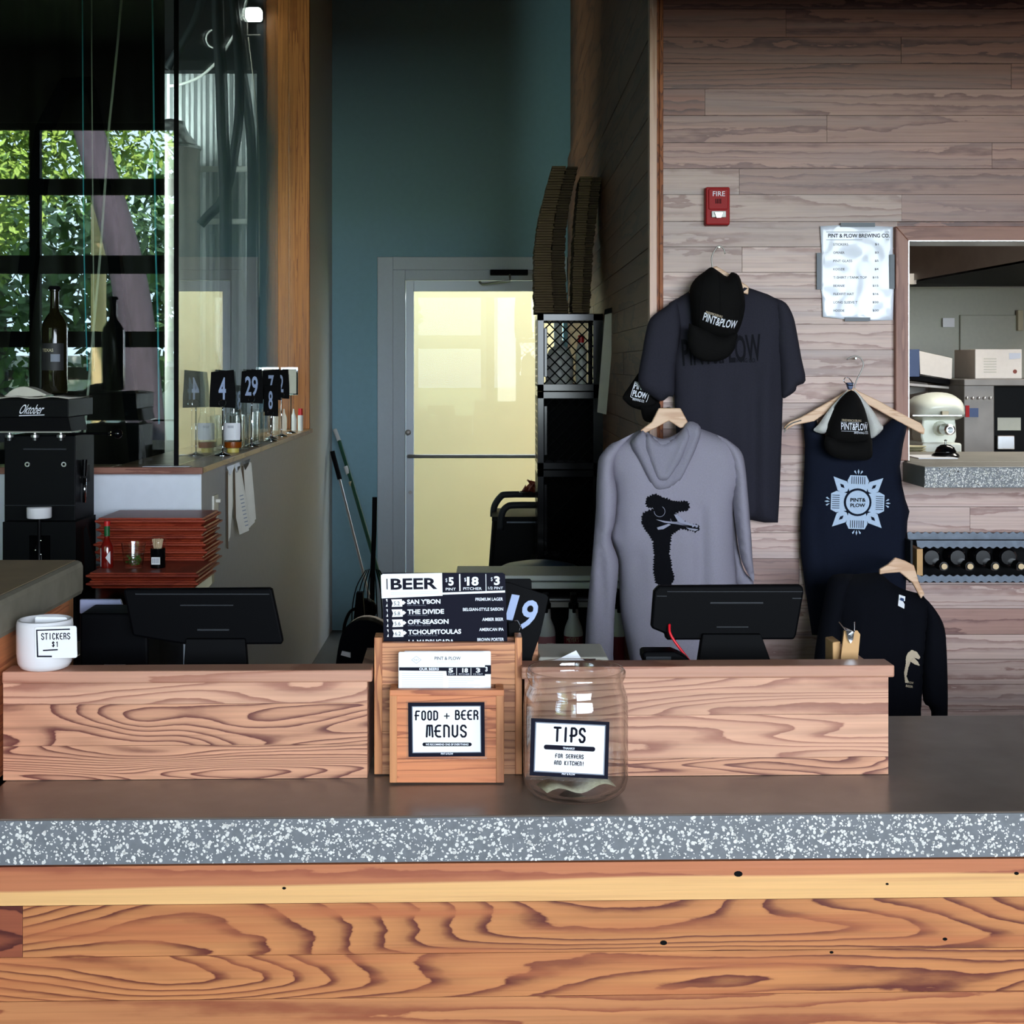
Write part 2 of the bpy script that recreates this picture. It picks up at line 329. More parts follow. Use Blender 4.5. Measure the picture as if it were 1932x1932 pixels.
def build(name, mb, mat, parent=None, smooth=False, bevel=0, fix=True):
    """one mesh object; coordinates are in the frame of its thing"""
    og = org_of(parent) if parent is not None else Vector()
    me = bpy.data.meshes.new(name); me.from_pydata([tuple(v - og) for v in mb.v], [], mb.f)
    if fix:
        bm = bmesh.new(); bm.from_mesh(me); bmesh.ops.recalc_face_normals(bm, faces=bm.faces); bm.to_mesh(me); bm.free()
    me.materials.append(M[mat] if isinstance(mat, str) else mat)
    if smooth:
        for p in me.polygons: p.use_smooth = True
        if smooth != True: me.set_sharp_from_angle(angle=R(smooth))
    o = bpy.data.objects.new(name, me); COL.objects.link(o)
    if parent is not None: o.parent = parent
    if bevel:
        b = o.modifiers.new('bevel', 'BEVEL'); b.width = bevel; b.segments = 2; b.limit_method = 'ANGLE'; b.angle_limit = R(50)
    return o
def tag(o, label, cat, group=None):
    o['label'] = label; o['category'] = cat
    if group: o['group'] = group
    return o
def thing(name, label, cat, origin, frame=WF, group=None):
    o = bpy.data.objects.new(name, None); COL.objects.link(o); o.empty_display_size = .05
    o.location = frame.loc(origin); o.rotation_euler.z = TH if frame.rot else 0
    ORG[o.name] = Vector(origin); return tag(o, label, cat, group)
def single(name, mb, mat, label, cat, frame=WF, group=None, **k):
    og = mb.mid(); m2 = MB(); m2.v = [v - og for v in mb.v]; m2.f = mb.f
    o = build(name, m2, mat, **k); o.location = frame.loc(og); o.rotation_euler.z = TH if frame.rot else 0
    ORG[o.name] = og; return tag(o, label, cat, group)
def struct(name, mb, mat, **k):
    o = build(name, mb, mat, **k)
    if o.parent is None: o['kind'] = 'structure'
    return o
# flat lettering: any string fitted into a px rectangle, laid on a surface given by a map (px, py) -> point
def letters(s, bold=0.0):
    c = bpy.data.curves.new('t', 'FONT'); c.body = s; c.size = 1; c.offset = bold; c.resolution_u = 3; c.fill_mode = 'FRONT'
    o = bpy.data.objects.new('t', c); me = bpy.data.meshes.new_from_object(o)
    v = np.array([tuple(x.co)[:2] for x in me.vertices]); f = [tuple(p.vertices) for p in me.polygons]
    bpy.data.objects.remove(o); bpy.data.meshes.remove(me); bpy.data.curves.remove(c)
    return v, f
def text(s, x0, y0, x1, y1, m, mat, parent, bold=0.0, slant=0.0, roll=0.0, cut=0, arc=0.0, name='lettering'):
    v, f = letters(s, bold)
    mn = v.min(0); mx = v.max(0); t = (v - mn) / (mx - mn)
    bm = bmesh.new(); vs = [bm.verts.new((a, b, 0)) for a, b in t]
    for q in f:
        try: bm.faces.new([vs[i] for i in q])
        except ValueError: pass
    for k in range(1, cut):
        bmesh.ops.bisect_plane(bm, geom=bm.verts[:] + bm.edges[:] + bm.faces[:], plane_co=(k / cut, 0, 0), plane_no=(1, 0, 0))
    bm.verts.ensure_lookup_table(); bm.verts.index_update()
    cx, cy = (x0 + x1) / 2, (y0 + y1) / 2; cr, sr = math.cos(roll), math.sin(roll); mb = MB(); pts = []
    for a in bm.verts:
        X = x0 + (x1 - x0) * a.co.x + slant * (y1 - y0) * a.co.y; Y = y1 + (y0 - y1) * a.co.y - arc * 4 * a.co.x * (1 - a.co.x)
        dx, dy = X - cx, Y - cy
        pts.append(m(cx + dx * cr - dy * sr, cy + dx * sr + dy * cr))
    mb.add(pts, [tuple(x.index for x in q.verts) for q in bm.faces]); bm.free()
    return build(name, mb, mat, parent, fix=False)
def shape(poly, m, mat, parent, name='print', tri=False):
    """flat printed shape; large ones are triangulated finely so that they follow the cloth"""
    mb = MB()
    if tri:
        v, fs = fill2d(poly, tri); mb.add([m(x, y) for x, y in v], fs)
    else: mb.add([m(x, y) for x, y in poly], [tuple(range(len(poly)))])
    return build(name, mb, mat, parent, fix=False)
def fill2d(poly, step):
    pts = [Vector(p) for p in poly]; n = len(pts); P = np.array(poly, float)
    xs = np.arange(P[:, 0].min() + step * .5, P[:, 0].max(), step); ys = np.arange(P[:, 1].min() + step * .5, P[:, 1].max(), step)
    g = np.array([(x + (step * .5 if j % 2 else 0), y) for j, y in enumerate(ys) for x in xs])
    if len(g):
        ins = inside(g, P) & (dist(g, P) > step * .45); g = g[ins]
    allp = pts + [Vector((float(a), float(b))) for a, b in g]
    r = geometry.delaunay_2d_cdt(allp, [], [list(range(n))], 1, 1e-4)
    return [(v.x, v.y) for v in r[0]], [tuple(f) for f in r[2]]
def inside(g, P):
    x, y = g[:, 0], g[:, 1]; c = np.zeros(len(g), bool); n = len(P)
    for i in range(n):
        a, b = P[i], P[(i + 1) % n]
        k = (a[1] > y) != (b[1] > y)
        with np.errstate(divide='ignore', invalid='ignore'): t = (b[0] - a[0]) * (y - a[1]) / (b[1] - a[1]) + a[0]
        c ^= k & (x < t)
    return c
def dist(g, P):
    d = np.full(len(g), 1e9); n = len(P)
    for i in range(n):
        a, b = P[i], P[(i + 1) % n]; ab = b - a; L2 = max(ab @ ab, 1e-9)
        t = np.clip(((g - a) @ ab) / L2, 0, 1); q = g - (a + t[:, None] * ab); d = np.minimum(d, np.hypot(q[:, 0], q[:, 1]))
    return d
def puff(name, poly, D, thick, edge, mat, parent, fold=None, step=8, back=.25, frame=WF, holes=()):
    """cloth-like body: the outline is filled, bulges towards the viewer and is closed behind; returns (object, surface map)"""
    P = np.array(poly, float)
    def bulge(g):
        t = np.clip(dist(g, P) / edge, 0, 1); return np.sqrt(np.clip(1 - (1 - t) ** 2, 0, 1))
    def depth(g):
        b = bulge(g); y = D - thick * b
        if fold is not None: y = y - b * np.array([fold(a, c) for a, c in g])
        return y
    v, fs = fill2d(poly, step); g = np.array(v); yd = depth(g); yb = D + thick * back * bulge(g)
    mb = MB(); n = len(v); c2 = frame
    for i in range(n):
        p = c2.at(g[i, 0], g[i, 1], D); mb.v.append(Vector((p.x, yd[i], p.z)))
    for i in range(n):
        p = c2.at(g[i, 0], g[i, 1], D); mb.v.append(Vector((p.x, yb[i] + .0015, p.z)))
    mb.f += fs + [tuple(reversed([n + k for k in f])) for f in fs]
    from collections import Counter
    ec = Counter(); od = {}
    for f in fs:
        for i in range(len(f)):
            a, b = f[i], f[(i + 1) % len(f)]; k = (min(a, b), max(a, b)); ec[k] += 1; od[k] = (a, b)
    for k, q in ec.items():
        if q == 1: a, b = od[k]; mb.f.append((b, a, n + a, n + b))
    o = build(name, mb, mat, parent, smooth=True)
    def m(px, py, off=.0016):
        p = c2.at(px, py, D); return Vector((p.x, depth(np.array([[px, py]]))[0] - off, p.z))
    return o, m
def flat(D, frame=WF, off=.0008): return lambda px, py: frame.at(px, py, D - off)
def ngon(cx, cy, rx, ry=None, n=20, a0=0): return [(cx + rx * math.cos(a0 + 2 * math.pi * k / n), cy + (ry or rx) * math.sin(a0 + 2 * math.pi * k / n)) for k in range(n)]
def rrect(x0, y0, x1, y1, r, n=4):
    o = []
    for cx, cy, a in ((x1 - r, y1 - r, 0), (x0 + r, y1 - r, 90), (x0 + r, y0 + r, 180), (x1 - r, y0 + r, 270)):
        for k in range(n + 1): t = R(a + 90 * k / n); o.append((cx + r * math.cos(t), cy + r * math.sin(t)))
    return o
def rotp(poly, cx, cy, a):
    c, s = math.cos(R(a)), math.sin(R(a)); return [(cx + (x - cx) * c - (y - cy) * s, cy + (x - cx) * s + (y - cy) * c) for x, y in poly]

GL = {'F': [[(.1, 0), (.1, .8), (.2, 1), (.9, 1)], [(-.12, .5), (.7, .5)]], 'O': [[(.35, 0), (.12, .15), (.12, .85), (.35, 1), (.65, 1), (.88, .85), (.88, .15), (.65, 0), (.35, 0)]], 'D': [[(.1, 0), (.1, 1), (.6, 1), (.9, .82), (.9, .18), (.6, 0), (.1, 0)]],
      'B': [[(.1, 0), (.1, 1), (.6, 1), (.82, .88), (.82, .66), (.6, .56), (.1, .56)], [(.6, .56), (.92, .42), (.92, .14), (.65, 0), (.1, 0)]], 'E': [[(.9, 1), (.45, 1), (.12, .84), (.12, .16), (.45, 0), (.9, 0)], [(-.08, .5), (.75, .5)]],
      'R': [[(.1, 0), (.1, 1), (.6, 1), (.88, .86), (.88, .62), (.6, .5), (.1, .5)], [(.55, .5), (.9, .32), (.9, 0)]], 'M': [[(.0, 0), (.1, 1), (.5, 1), (.5, .12)], [(.5, 1), (.88, 1), (1, 0)]], 'N': [[(.1, 0), (.1, 1), (.6, 1), (.9, .84), (.9, 0)]],
      'U': [[(.1, 1), (.1, .16), (.4, 0), (.6, 0), (.9, .16), (.9, 1)]], 'S': [[(.92, .82), (.7, 1), (.3, 1), (.08, .84), (.1, .64), (.9, .36), (.92, .16), (.7, 0), (.3, 0), (.08, .18)]], 'T': [[(.5, 0), (.5, 1)], [(0, 1), (1, 1)]], 'I': [[(.5, 0), (.5, 1)]],
      'P': [[(.1, 0), (.1, 1), (.6, 1), (.9, .86), (.9, .56), (.6, .44), (-.1, .44)]], 'V': [[(.05, 1), (.5, 0), (.95, 1)]], 'A': [[(.1, 0), (.1, .8), (.35, 1), (.65, 1), (.9, .8), (.9, 0)], [(-.06, .42), (.9, .42)]], 'K': [[(.1, 0), (.1, 1)], [(.9, 1), (.15, .5), (.9, 0)]],
      'C': [[(.9, .82), (.65, 1), (.35, 1), (.1, .82), (.1, .18), (.35, 0), (.65, 0), (.9, .18)]], 'H': [[(.1, 0), (.1, 1)], [(.9, 0), (.9, 1)], [(.1, .5), (.9, .5)]], '!': [[(.5, .34), (.5, 1)], [(.5, 0), (.5, .06)]], '+': [[(.5, .05), (.5, .95)], [(.05, .5), (.95, .5)]], '$': [[(.92, .78), (.7, .92), (.3, .92), (.1, .75), (.9, .3), (.7, .08), (.3, .08), (.08, .2)], [(.5, -.05), (.5, 1.05)]], '1': [[(.3, .85), (.6, 1), (.6, 0)]], ' ': []}
def stroke(s, x0, y0, x1, y1, m, mat, parent, t=1.5, roll=0.0, gap=.42):
    """monoline deco lettering, drawn as flat ribbons with round joints"""
    cw = (x1 - x0) / (len(s) + (len(s) - 1) * gap); mb = MB(); cx, cy = (x0 + x1) / 2, (y0 + y1) / 2; cr, sr = math.cos(roll), math.sin(roll)
    def tr(x, y): dx, dy = x - cx, y - cy; return m(cx + dx * cr - dy * sr, cy + dx * sr + dy * cr)
    for i, ch in enumerate(s):
        bx_ = x0 + i * cw * (1 + gap)
        for pl in GL[ch]:
            p = [(bx_ + a * cw, y1 + (y0 - y1) * b) for a, b in pl]
            for (ax, ay), (bx2, by) in zip(p[:-1], p[1:]):
                L_ = math.hypot(bx2 - ax, by - ay); nx, ny = -(by - ay) / L_ * t, (bx2 - ax) / L_ * t
                mb.add([tr(ax + nx, ay + ny), tr(bx2 + nx, by + ny), tr(bx2 - nx, by - ny), tr(ax - nx, ay - ny)], [(0, 1, 2, 3)])
            for ax, ay in p: mb.add([tr(*q) for q in ngon(ax, ay, t, t, 8)], [tuple(range(8))])
    return build('lettering', mb, mat, parent, fix=False)
# ================================================================== THE SETTING
CEIL = 4.6
struct('floor', MB().box(-7.2, 5.2, -3.7, 9.1, -.12, 0), 'floor_concrete')
struct('ceiling', MB().box(-7.2, 5.2, -3.7, 9.1, CEIL, CEIL + .15), 'ceiling_dark')
struct('overhead_blocker', MB().box(-1.4, 5, .4, 3.0, 2.475, CEIL), 'ceiling_dark')      # unseen block added above the frame to darken the upper walls
struct('wall_left', MB().box(-7.2, -7, -3.7, 9.1, 0, CEIL), 'wall_dark')
struct('wall_right', MB().box(5, 5.2, -3.7, 9.1, 0, CEIL), 'wall_dark')
wr = MB()                                                           # the street wall behind the camera, three openings
for x0, x1 in ((-7, -6.6), (-2.2, -1.2), (-.1, .02), (4.3, 5)): wr.box(x0, x1, -3.65, -3.5, 0, CEIL)
wr.box(-6.6, -2.2, -3.65, -3.5, 3.92, CEIL).box(-6.6, -2.2, -3.65, -3.5, 0, .3).box(-1.2, -.1, -3.65, -3.5, 2.7, CEIL).box(.02, 4.3, -3.65, -3.5, 3.15, CEIL).box(.02, 4.3, -3.65, -3.5, 0, 1.1)
struct('wall_rear', wr, 'wall_dark')
g = MB()
for z0, z1 in ((3.25, 3.40), (2.51, 2.68), (1.818, 1.967), (.70, .86), (.3, .38), (3.86, 3.92)): g.box(-6.6, -2.2, -3.62, -3.56, z0, z1)
for x in (-6.58, -6.05, -4.35, -2.65, -2.3): g.box(x, x + .1, -3.625, -3.555, .3, 3.92)
struct('window_3', g, 'black_satin')
g = MB().box(-1.2, -.1, -3.62, -3.56, 1.9, 2.1).box(-1.2, -1.12, -3.62, -3.56, 0, 2.7).box(-.18, -.1, -3.62, -3.56, 0, 2.7).box(-1.2, -.1, -3.62, -3.56, 0, .9)
struct('door_2', g, 'black_satin')
# far end of the passage: teal wall with the glazed exit door
g = MB().box(-1.25, -.70, 8.9, 9.05, 0, CEIL).box(.44, .8, 8.9, 9.05, 0, CEIL).box(-.70, .44, 8.9, 9.05, 2.27, CEIL)
struct('wall_back', g, 'wall_teal')
g = MB()
for (x0, x1, z0, z1, y0) in ((-.717, -.62, 0, 2.32, 8.875), (-.62, .46, 2.24, 2.32, 8.875), (-.635, -.545, 0, 2.24, 8.885), (-.545, .46, 2.176, 2.24, 8.885)): g.box(x0, x1, y0, 9.05, z0, z1)
struct('trim_1', g, 'door_paint', bevel=.003)
d = struct('door_1', MB().box(-.541, -.492, 8.895, 8.935, .01, 2.172).box(.38, .43, 8.895, 8.935, .01, 2.172).box(-.492, .38, 8.895, 8.935, 2.108, 2.172).box(-.492, .38, 8.895, 8.935, .01, .2), 'door_metal', bevel=.002)
build('pane', MB().box(-.492, .38, 8.912, 8.918, .2, 2.108), 'door_glass', d)
mb = MB().tube([Pw(771, 861, 8.895), Pw(773, 861, 8.83), Pw(779, 861, 8.82), Pw(1050, 861, 8.82), Pw(1052, 861, 8.895)], .012, 10)
build('push_bar', mb, 'steel_dull', d, smooth=40)
mb = MB().lathe([(.018, 0), (.018, .012), (.009, .016), (1e-5, .016)], n=16).xf(Matrix.Translation(Pw(770, 816, 8.896)) @ Matrix.Rotation(R(90), 4, 'X'))
build('lock', mb, 'steel_dull', d, smooth=40)
mb = MB().lathe([(.011, 0), (.011, .006), (1e-5, .006)], n=12).xf(Matrix.Translation(Pw(774, 929, 8.896)) @ Matrix.Rotation(R(90), 4, 'X'))
build('bolt', mb, 'steel_dull', d)
mb = MB().box(*Pw(925, 518, 8.83)[:1], Pw(996, 510, 8.83).x, 8.80, 8.875, Pw(0, 519, 8.83).z, Pw(0, 509, 8.83).z)
build('door_closer', mb, 'black_satin', d, bevel=.003)
mb = MB().tube([Pw(962, 519, 8.8), Pw(962, 530, 8.75), Pw(910, 536, 8.80), Pw(905, 532, 8.86)], .008, 6)
build('closer_arm', mb, 'steel_dull', d)
# narrow alley outside the exit door
struct('wall_alley', MB().box(-3, 3, 10.7, 10.85, 0, 3.4), 'alley_cream')
struct('ground', MB().box(-30, 30, 9.06, 14, -.15, -.02).box(-60, 60, -90, -3.7, -.15, -.02), 'grass')
# plank wall on the right, every plank its own piece
DW = 4.245; SW = F / DW
def zw(py): return CZ - (py - PY) / SW
def xw(px): return (px - PX) / SW
g = MB().box(.482, 1.215, DW + .018, DW + .14, 0, CEIL).box(1.215, 5, DW + .018, DW + .14, 0, zw(912)).box(1.215, 5, DW + .018, DW + .14, zw(440), CEIL).box(2.5, 5, DW + .018, DW + .14, zw(912), zw(440))
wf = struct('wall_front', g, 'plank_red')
YB = [-130, -81, -32, 17, 70, 120, 168, 218, 269, 318, 367, 418, 466, 514, 563, 612, 660, 710, 760, 809, 858, 907, 956, 1005, 1054, 1103, 1148, 1197, 1244, 1291, 1338, 1387, 1436, 1485]
JOIN = {17: [1483], 70: [1700], 120: [1908], 269: [1872], 367: [1701], 466: [1400], 218: [1560], 563: [1460], 1054: [1508], 1197: [1760], 956: [1830], 318: [1395], 168: [1330], 1291: [1720], 858: [1590], 1148: [1640]}
rp = random.Random(3)
for a, b in zip(YB[:-1], YB[1:]):
    end = xw(1693) if 418 <= a < 858 else (xw(1706) if a == 858 else 2.7)
    xs = [.486] + [xw(j) for j in JOIN.get(a, []) if xw(j) < end - .03] + ([rp.uniform(1.7, 2.5)] if end > 2 else []) + [end]
    for i, (x0, x1) in enumerate(zip(xs[:-1], xs[1:])):
        dy = rp.uniform(-.0012, .0008)
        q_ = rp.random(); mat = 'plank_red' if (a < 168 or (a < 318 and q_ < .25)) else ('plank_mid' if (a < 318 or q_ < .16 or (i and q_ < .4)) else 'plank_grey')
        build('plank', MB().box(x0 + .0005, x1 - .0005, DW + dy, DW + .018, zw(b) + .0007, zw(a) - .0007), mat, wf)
# plank wall that runs back along the passage
ws = struct('wall_passage', MB().box(.482, .62, DW + .02, 9.05, 0, CEIL), 'plank_passage')
for a, b in zip(YB[:-1], YB[1:]):
    ys = [DW + .02, rp.uniform(5, 6.2), rp.uniform(6.6, 8), 8.9]
    for y0, y1 in zip(ys[:-1], ys[1:]):
        build('plank', MB().box(.464 + rp.uniform(0, .0012), .482, y0 + .0006, y1 - .0006, zw(b) + .0008, zw(a) - .0008), 'plank_passage', ws)
t = struct('trim_2', MB().box(.462, xw(1238), DW - .024, DW + .02, 0, CEIL), 'trim_pale', bevel=.002)
build('strip', MB().box(xw(1238), xw(1242.5), DW - .014, DW + .02, 0, CEIL), 'trim_edge', t)
build('strip', MB().box(xw(1242.5), xw(1250), DW - .02, DW + .02, 0, CEIL), 'trim_edge', t, bevel=.002)
# casing round the kitchen hatch, mitred
t = struct('trim_3', MB().prism([(1690, 427), (1690, 869), (1714, 869), (1714, 454)], DW - .022, DW + .02), 'casing_wood', bevel=.002)
build('head_casing', MB().prism([(1690, 427), (1714, 454), (2200, 454), (2200, 427)], DW - .022, DW + .02), 'casing_wood_flat', t, bevel=.002)
build('metal_edge', MB().rect(1714, 454, 1715.6, 869, DW - .023, DW + .15).rect(1714, 453.5, 2200, 455, DW - .023, DW + .15), 'steel', t)
# kitchen behind the hatch
struct('wall_kitchen', MB().box(.62, 5, 6.6, 6.75, 0, CEIL), 'kitchen_wall')
struct('ceiling_kitchen', MB().box(.62, 5, DW + .14, 6.6, 2.75, 2.85), 'kitchen_wall')
build('panel', MB().box(1.60, 1.66, 6.585, 6.6, .5, 2.6), 'kitchen_wall', bpy.data.objects['wall_kitchen'])
build('door_panel', MB().rect(1812, 594, 2000, 900, 6.58, 6.6), 'kitchen_wall', bpy.data.objects['wall_kitchen'], bevel=.004)
# low wall under the brewery window, grey side wall
struct('wall_low', MB().box(-7, -1.001, 4.91, 5.0, 0, 1.279), 'wall_white')
struct('wall_side', MB().box(-1.1, -1.0, 4.912, 7.83, 0, 1.279).box(-1.1, -1.0, 7.83, 8.9, 0, CEIL), 'wall_grey')
s1 = struct('window_sill', MB().box(-1.09, -.985, 4.868, 7.83, 1.279, 1.30), 'sill_wood', bevel=.002)
build('sill_board', MB().box(-1.30, -1.092, 4.868, 7.83, 1.279, 1.30), 'sill_wood', s1, bevel=.002)
build('front_edge', MB().box(-7, -.985, 4.852, 4.868, 1.277, 1.30), 'casing_wood_flat', s1, bevel=.002)
build('sill_board', MB().box(-7, -1.302, 4.868, 5.02, 1.279, 1.30), 'sill_wood', s1, bevel=.002)
struct('window_1', MB().box(-7, -1.094, 4.93, 4.938, 1.30, 2.98), 'window_glass')
struct('header_blocker', MB().box(-7, -1.0, 4.91, 5.0, 2.98, CEIL), 'wall_dark')  # unseen, added to keep bay light off the top of the back wall
struct('window_2', MB().box(-1.094, -1.086, 4.94, 7.83, 1.30, CEIL), 'window_glass')
struct('trim_4', MB().box(-1.098, -1.084, 4.924, 4.938, 1.30, 2.98), 'black_satin')
t = struct('trim_5', MB().box(-1.112, -1.0, 7.80, 7.83, 1.30, CEIL), 'jamb_wood', bevel=.003)
build('jamb_board', MB().box(-1.235, -1.116, 7.80, 7.83, 1.30, CEIL), 'jamb_wood', t, bevel=.003)
build('frame_strip', MB().box(-1.285, -1.237, 7.79, 7.83, 1.30, CEIL), 'grey_plastic', t)
# brewery room seen through the glass
bx = np.arange(-7, -1.1, .018); mb = MB()
for i, x in enumerate(bx):
    y = 8.6 + (.022 if (i // 2) % 2 else 0); mb.v += [Vector((x, y, 0)), Vector((x, y, 3.42))]
mb.f = [(2 * i, 2 * i + 2, 2 * i + 3, 2 * i + 1) for i in range(len(bx) - 1)]
struct('wall_brewery', mb, 'corrugated')
struct('beam', MB().box(-7, -1.1, 8.5, 8.6, 3.40, 3.46).box(-7, -1.1, 8.66, 8.72, 0, CEIL), 'black_satin')
build('girt', MB().tube([Pw(60, 319, 8.5), Pw(520, 319, 8.5)], .018, 8), 'pipe_and_glint_white', bpy.data.objects['wall_brewery'], smooth=True)
build('girt', MB().tube([Pw(60, 418, 8.5), Pw(520, 418, 8.5)], .017, 8), 'pipe_and_glint_white', bpy.data.objects['wall_brewery'], smooth=True)

# ================================================================== THE BAR
# concrete counter top
ct = single('countertop', MB().box(-.848, 2.6, 0, .64, .8475, .92), 'concrete_top', 'dark polished concrete bar counter top with terrazzo front edge', 'countertop', CF, bevel=.004)
og = ORG[ct.name]
edge = build('front_edge', MB().box(-.848, 2.6, -.003, 0, .848, .9185), 'concrete_edge', ct); edge['label'] = 'grey concrete edge'
def chips(u0, u1, z0, z1, v, n, rng, rmax=.0048):
    mb = MB()
    for _ in range(n):
        r = rmax * (.28 + .72 * rng.random() ** 2.2); u = rng.uniform(u0, u1); z = rng.uniform(z0 + r * .5, z1 - r * .5); k = rng.randint(5, 8); a0 = rng.random() * 6; el = rng.uniform(.45, 1); tl = rng.random() * 3.1
        pts = []
        for i in range(k):
            a = a0 + 2 * math.pi * i / k; q = r * rng.uniform(.7, 1.1); x, y = q * math.cos(a), q * el * math.sin(a)
            pts.append((u + x * math.cos(tl) - y * math.sin(tl), v, z + x * math.sin(tl) + y * math.cos(tl)))
        mb.add(pts, [tuple(range(k))])
    return mb
c = build('aggregate', chips(-.846, 1.35, .8485, .9185, -.0034, 4700, random.Random(5), .0041), 'chips', ct, fix=False); c['kind'] = 'stuff'
# clad front of the bar
br = thing('bar_counter', 'reclaimed pine plank front of the bar counter', 'bar', (0, .025, 0), CF)
rows = [(.838, .775, 'board_sap', []), (.775, .692, 'board_bold', [-.757]), (.692, .621, 'board_bold', []), (.621, .545, 'board_straight', []), (.545, .46, 'board_bold', [.3]), (.46, .375, 'board_straight', []), (.375, .29, 'board_bold', [-.3]), (.29, .2, 'board_straight', []), (.2, .1, 'board_bold', []), (.1, .0, 'board_straight', [])]
for i, (z1, z0, mt, js) in enumerate(rows):
    xs = [-.848] + js + [2.6]
    for j, (x0, x1) in enumerate(zip(xs[:-1], xs[1:])):
        m2 = 'board_dark' if (i == 1 and j == 0) else mt
        mb = MB().box(x0 + .0003, x1 - .0003, .018, .038, z0 + .0004, z1 - .0004)
        og = Vector((0, .018, z0 + .031 if i == 0 else z0))
        m3 = MB(); m3.v = [v - og for v in mb.v]; m3.f = mb.f
        ORG['_'] = Vector(); o = build('plank', m3, m2); o.parent = br; o.location = og - ORG[br.name]
build('body', MB().box(-.848, 2.6, .04, .6, 0, .847), 'black_satin', br)
for px, py, r in ((536, 1676, 2.5), (1393, 1649, 5.5), (1918, 1648, 3), (1252, 1779, 4.5), (1569, 1797, 2.5), (1674, 1668, 2), (1783, 1772, 3)):
    build('nail_hole', MB().prism(ngon(px, py, r * 1.5, r, 10), .0172, .0185, CF), 'black_satin', br)
# raised bar end on the left
rb = thing('raised_bar', 'raised concrete bar end with wooden side at left', 'bar', (-1.6, 2.6, 0))
build('slab', MB().box(-2.6, -.853, 2.1, 2.99, 1.1675, 1.24), 'concrete_dark', rb, bevel=.012)
build('top_surface', MB().box(-2.59, -.868, 2.11, 2.975, 1.2401, 1.2412), 'concrete_tan', rb)
for i, (z1, z0) in enumerate(((1.1675, 1.09), (1.09, 1.01), (1.01, .92))):
    build('plank', MB().box(-.905, -.868, 2.32, 2.93, z0 + .0005, z1 - .0005), 'cedar_warm', rb)
build('corner_post', MB().box(-.91, -.868, 2.9305, 2.962, .6, 1.167), 'cedar_post', rb, bevel=.002)
build('body', MB().box(-2.5, -.906, 2.2, 2.93, 0, 1.167), 'black_satin', rb)
# register surrounds
def surround(px0, px1, ytop, ycap, seams, ybase, over, label, mats):
    v = .215; p0 = Pc(px0, ybase, v); p1 = Pc(px1, ybase, v); zc = Pc((px0 + px1) / 2, ycap, v - .008).z; zt = Pc((px0 + px1) / 2, ytop, v - .008).z; u0, u1 = p0.x, p1.x
    t = thing('register_surround', label, 'box', ((u0 + u1) / 2, v, .92), CF, 'register surrounds on the bar')
    zs = [zc] + [Pc((px0 + px1) / 2, s, v).z for s in seams] + [.9205]
    for i, (a, b) in enumerate(zip(zs[:-1], zs[1:])): build('plank', MB().box(u0, u1, v, v + .019, b + .0003, a - .0003), mats[i], t)
    build('cap_rail', MB().box(u0 - over[0], u1 + over[1], v - .008, v + .05, zc, zt), 'cap_wood', t, bevel=.003)
    for u in (u0, u1 - .019):
        build('side_panel', MB().box(u, u + .019, v + .0195, v + .30, .9205, zc - .0005), 'box_wood_soft', t)
    return zt
ZL = surround(6, 693, 1266, 1289, (1328, 1406), 1473, (.0, .009), 'left register surround with bold dark grain, white sticker crock on its rail', ('box_wood_soft', 'box_wood', 'box_wood'))
ZR = surround(990, 1676, 1257, 1280, (1349, 1430), 1464, (.006, .009), 'right register surround of pale boards, behind the tips jar', ('box_wood_soft', 'box_wood_soft', 'box_wood'))
# ================================================================== ON THE BAR
# two-tier menu holder
mh = thing('menu_holder', 'two-tier wooden menu holder in the middle of the bar', 'menu holder', (Pc(845, 1470, .22).x, .22, .92), CF)
VB, VFr = .232, .176          # front planes of the rear and front tier
def rc(mb, x0, y0, x1, y1, v0, v1): return mb.rect(x0, y0, x1, y1, v0, v1, CF)
for i, (a, b) in enumerate(((1212, 1292), (1292, 1380), (1380, 1461))):
    build('slat', rc(MB(), 721, a + .5, 972, b - .5, VB, VB + .012), 'cedar', mh)
for x0, x1 in ((706, 721), (972, 985)): build('side_post', rc(MB(), x0, 1203, x1, 1461, VB - .003, VB + .045), 'cedar_post', mh, bevel=.001)
build('back_panel', rc(MB(), 712, 1203, 985, 1455, VB + .034, VB + .045), 'cedar', mh)
for i, (a, b) in enumerate(((1304, 1337), (1337, 1392), (1392, 1432), (1432, 1477))):
    build('front_slat', rc(MB(), 749, a + .5, 936, b - .5, VFr, VFr + .012), 'cedar_warm', mh)
for x0, x1 in ((735, 749), (936, 951)): build('front_post', rc(MB(), x0, 1303, x1, 1477, VFr - .002, VFr + .050), 'cedar_post', mh, bevel=.001)
build('front_rail', rc(MB(), 735, 1302, 951, 1313, VFr - .003, VFr + .012), 'cedar_warm', mh, bevel=.001)
sg = build('sign', MB().prism([(770, 1326), (914, 1325), (915, 1427), (771, 1428)], VFr - .0032, VFr - .0016, CF), 'ink', mh); sg['label'] = 'black bordered sign reading FOOD + BEER MENUS'
m = flat(VFr - .0034, CF, .0004); m2 = flat(VFr - .004, CF, .0004)
build('laminate', MB().rect(766, 1322, 919, 1432, VFr - .0014, VFr - .0004, CF), 'clear_glass', mh)
shape([(777, 1332.5), (907, 1331.5), (908, 1420), (778, 1421)], m, 'ink_grey', sg, 'inner_border')
shape([(778.5, 1334), (905.5, 1333), (906.5, 1418.5), (779.5, 1419.5)], flat(VFr - .0037, CF, .0004), 'paper', sg, 'white_field')
stroke('FOOD', 784, 1342, 826, 1358, m2, 'ink', sg, 1.5); stroke('+', 838, 1346, 848, 1356, m2, 'ink', sg, 1.1); stroke('BEER', 859, 1341, 902, 1357, m2, 'ink', sg, 1.5)
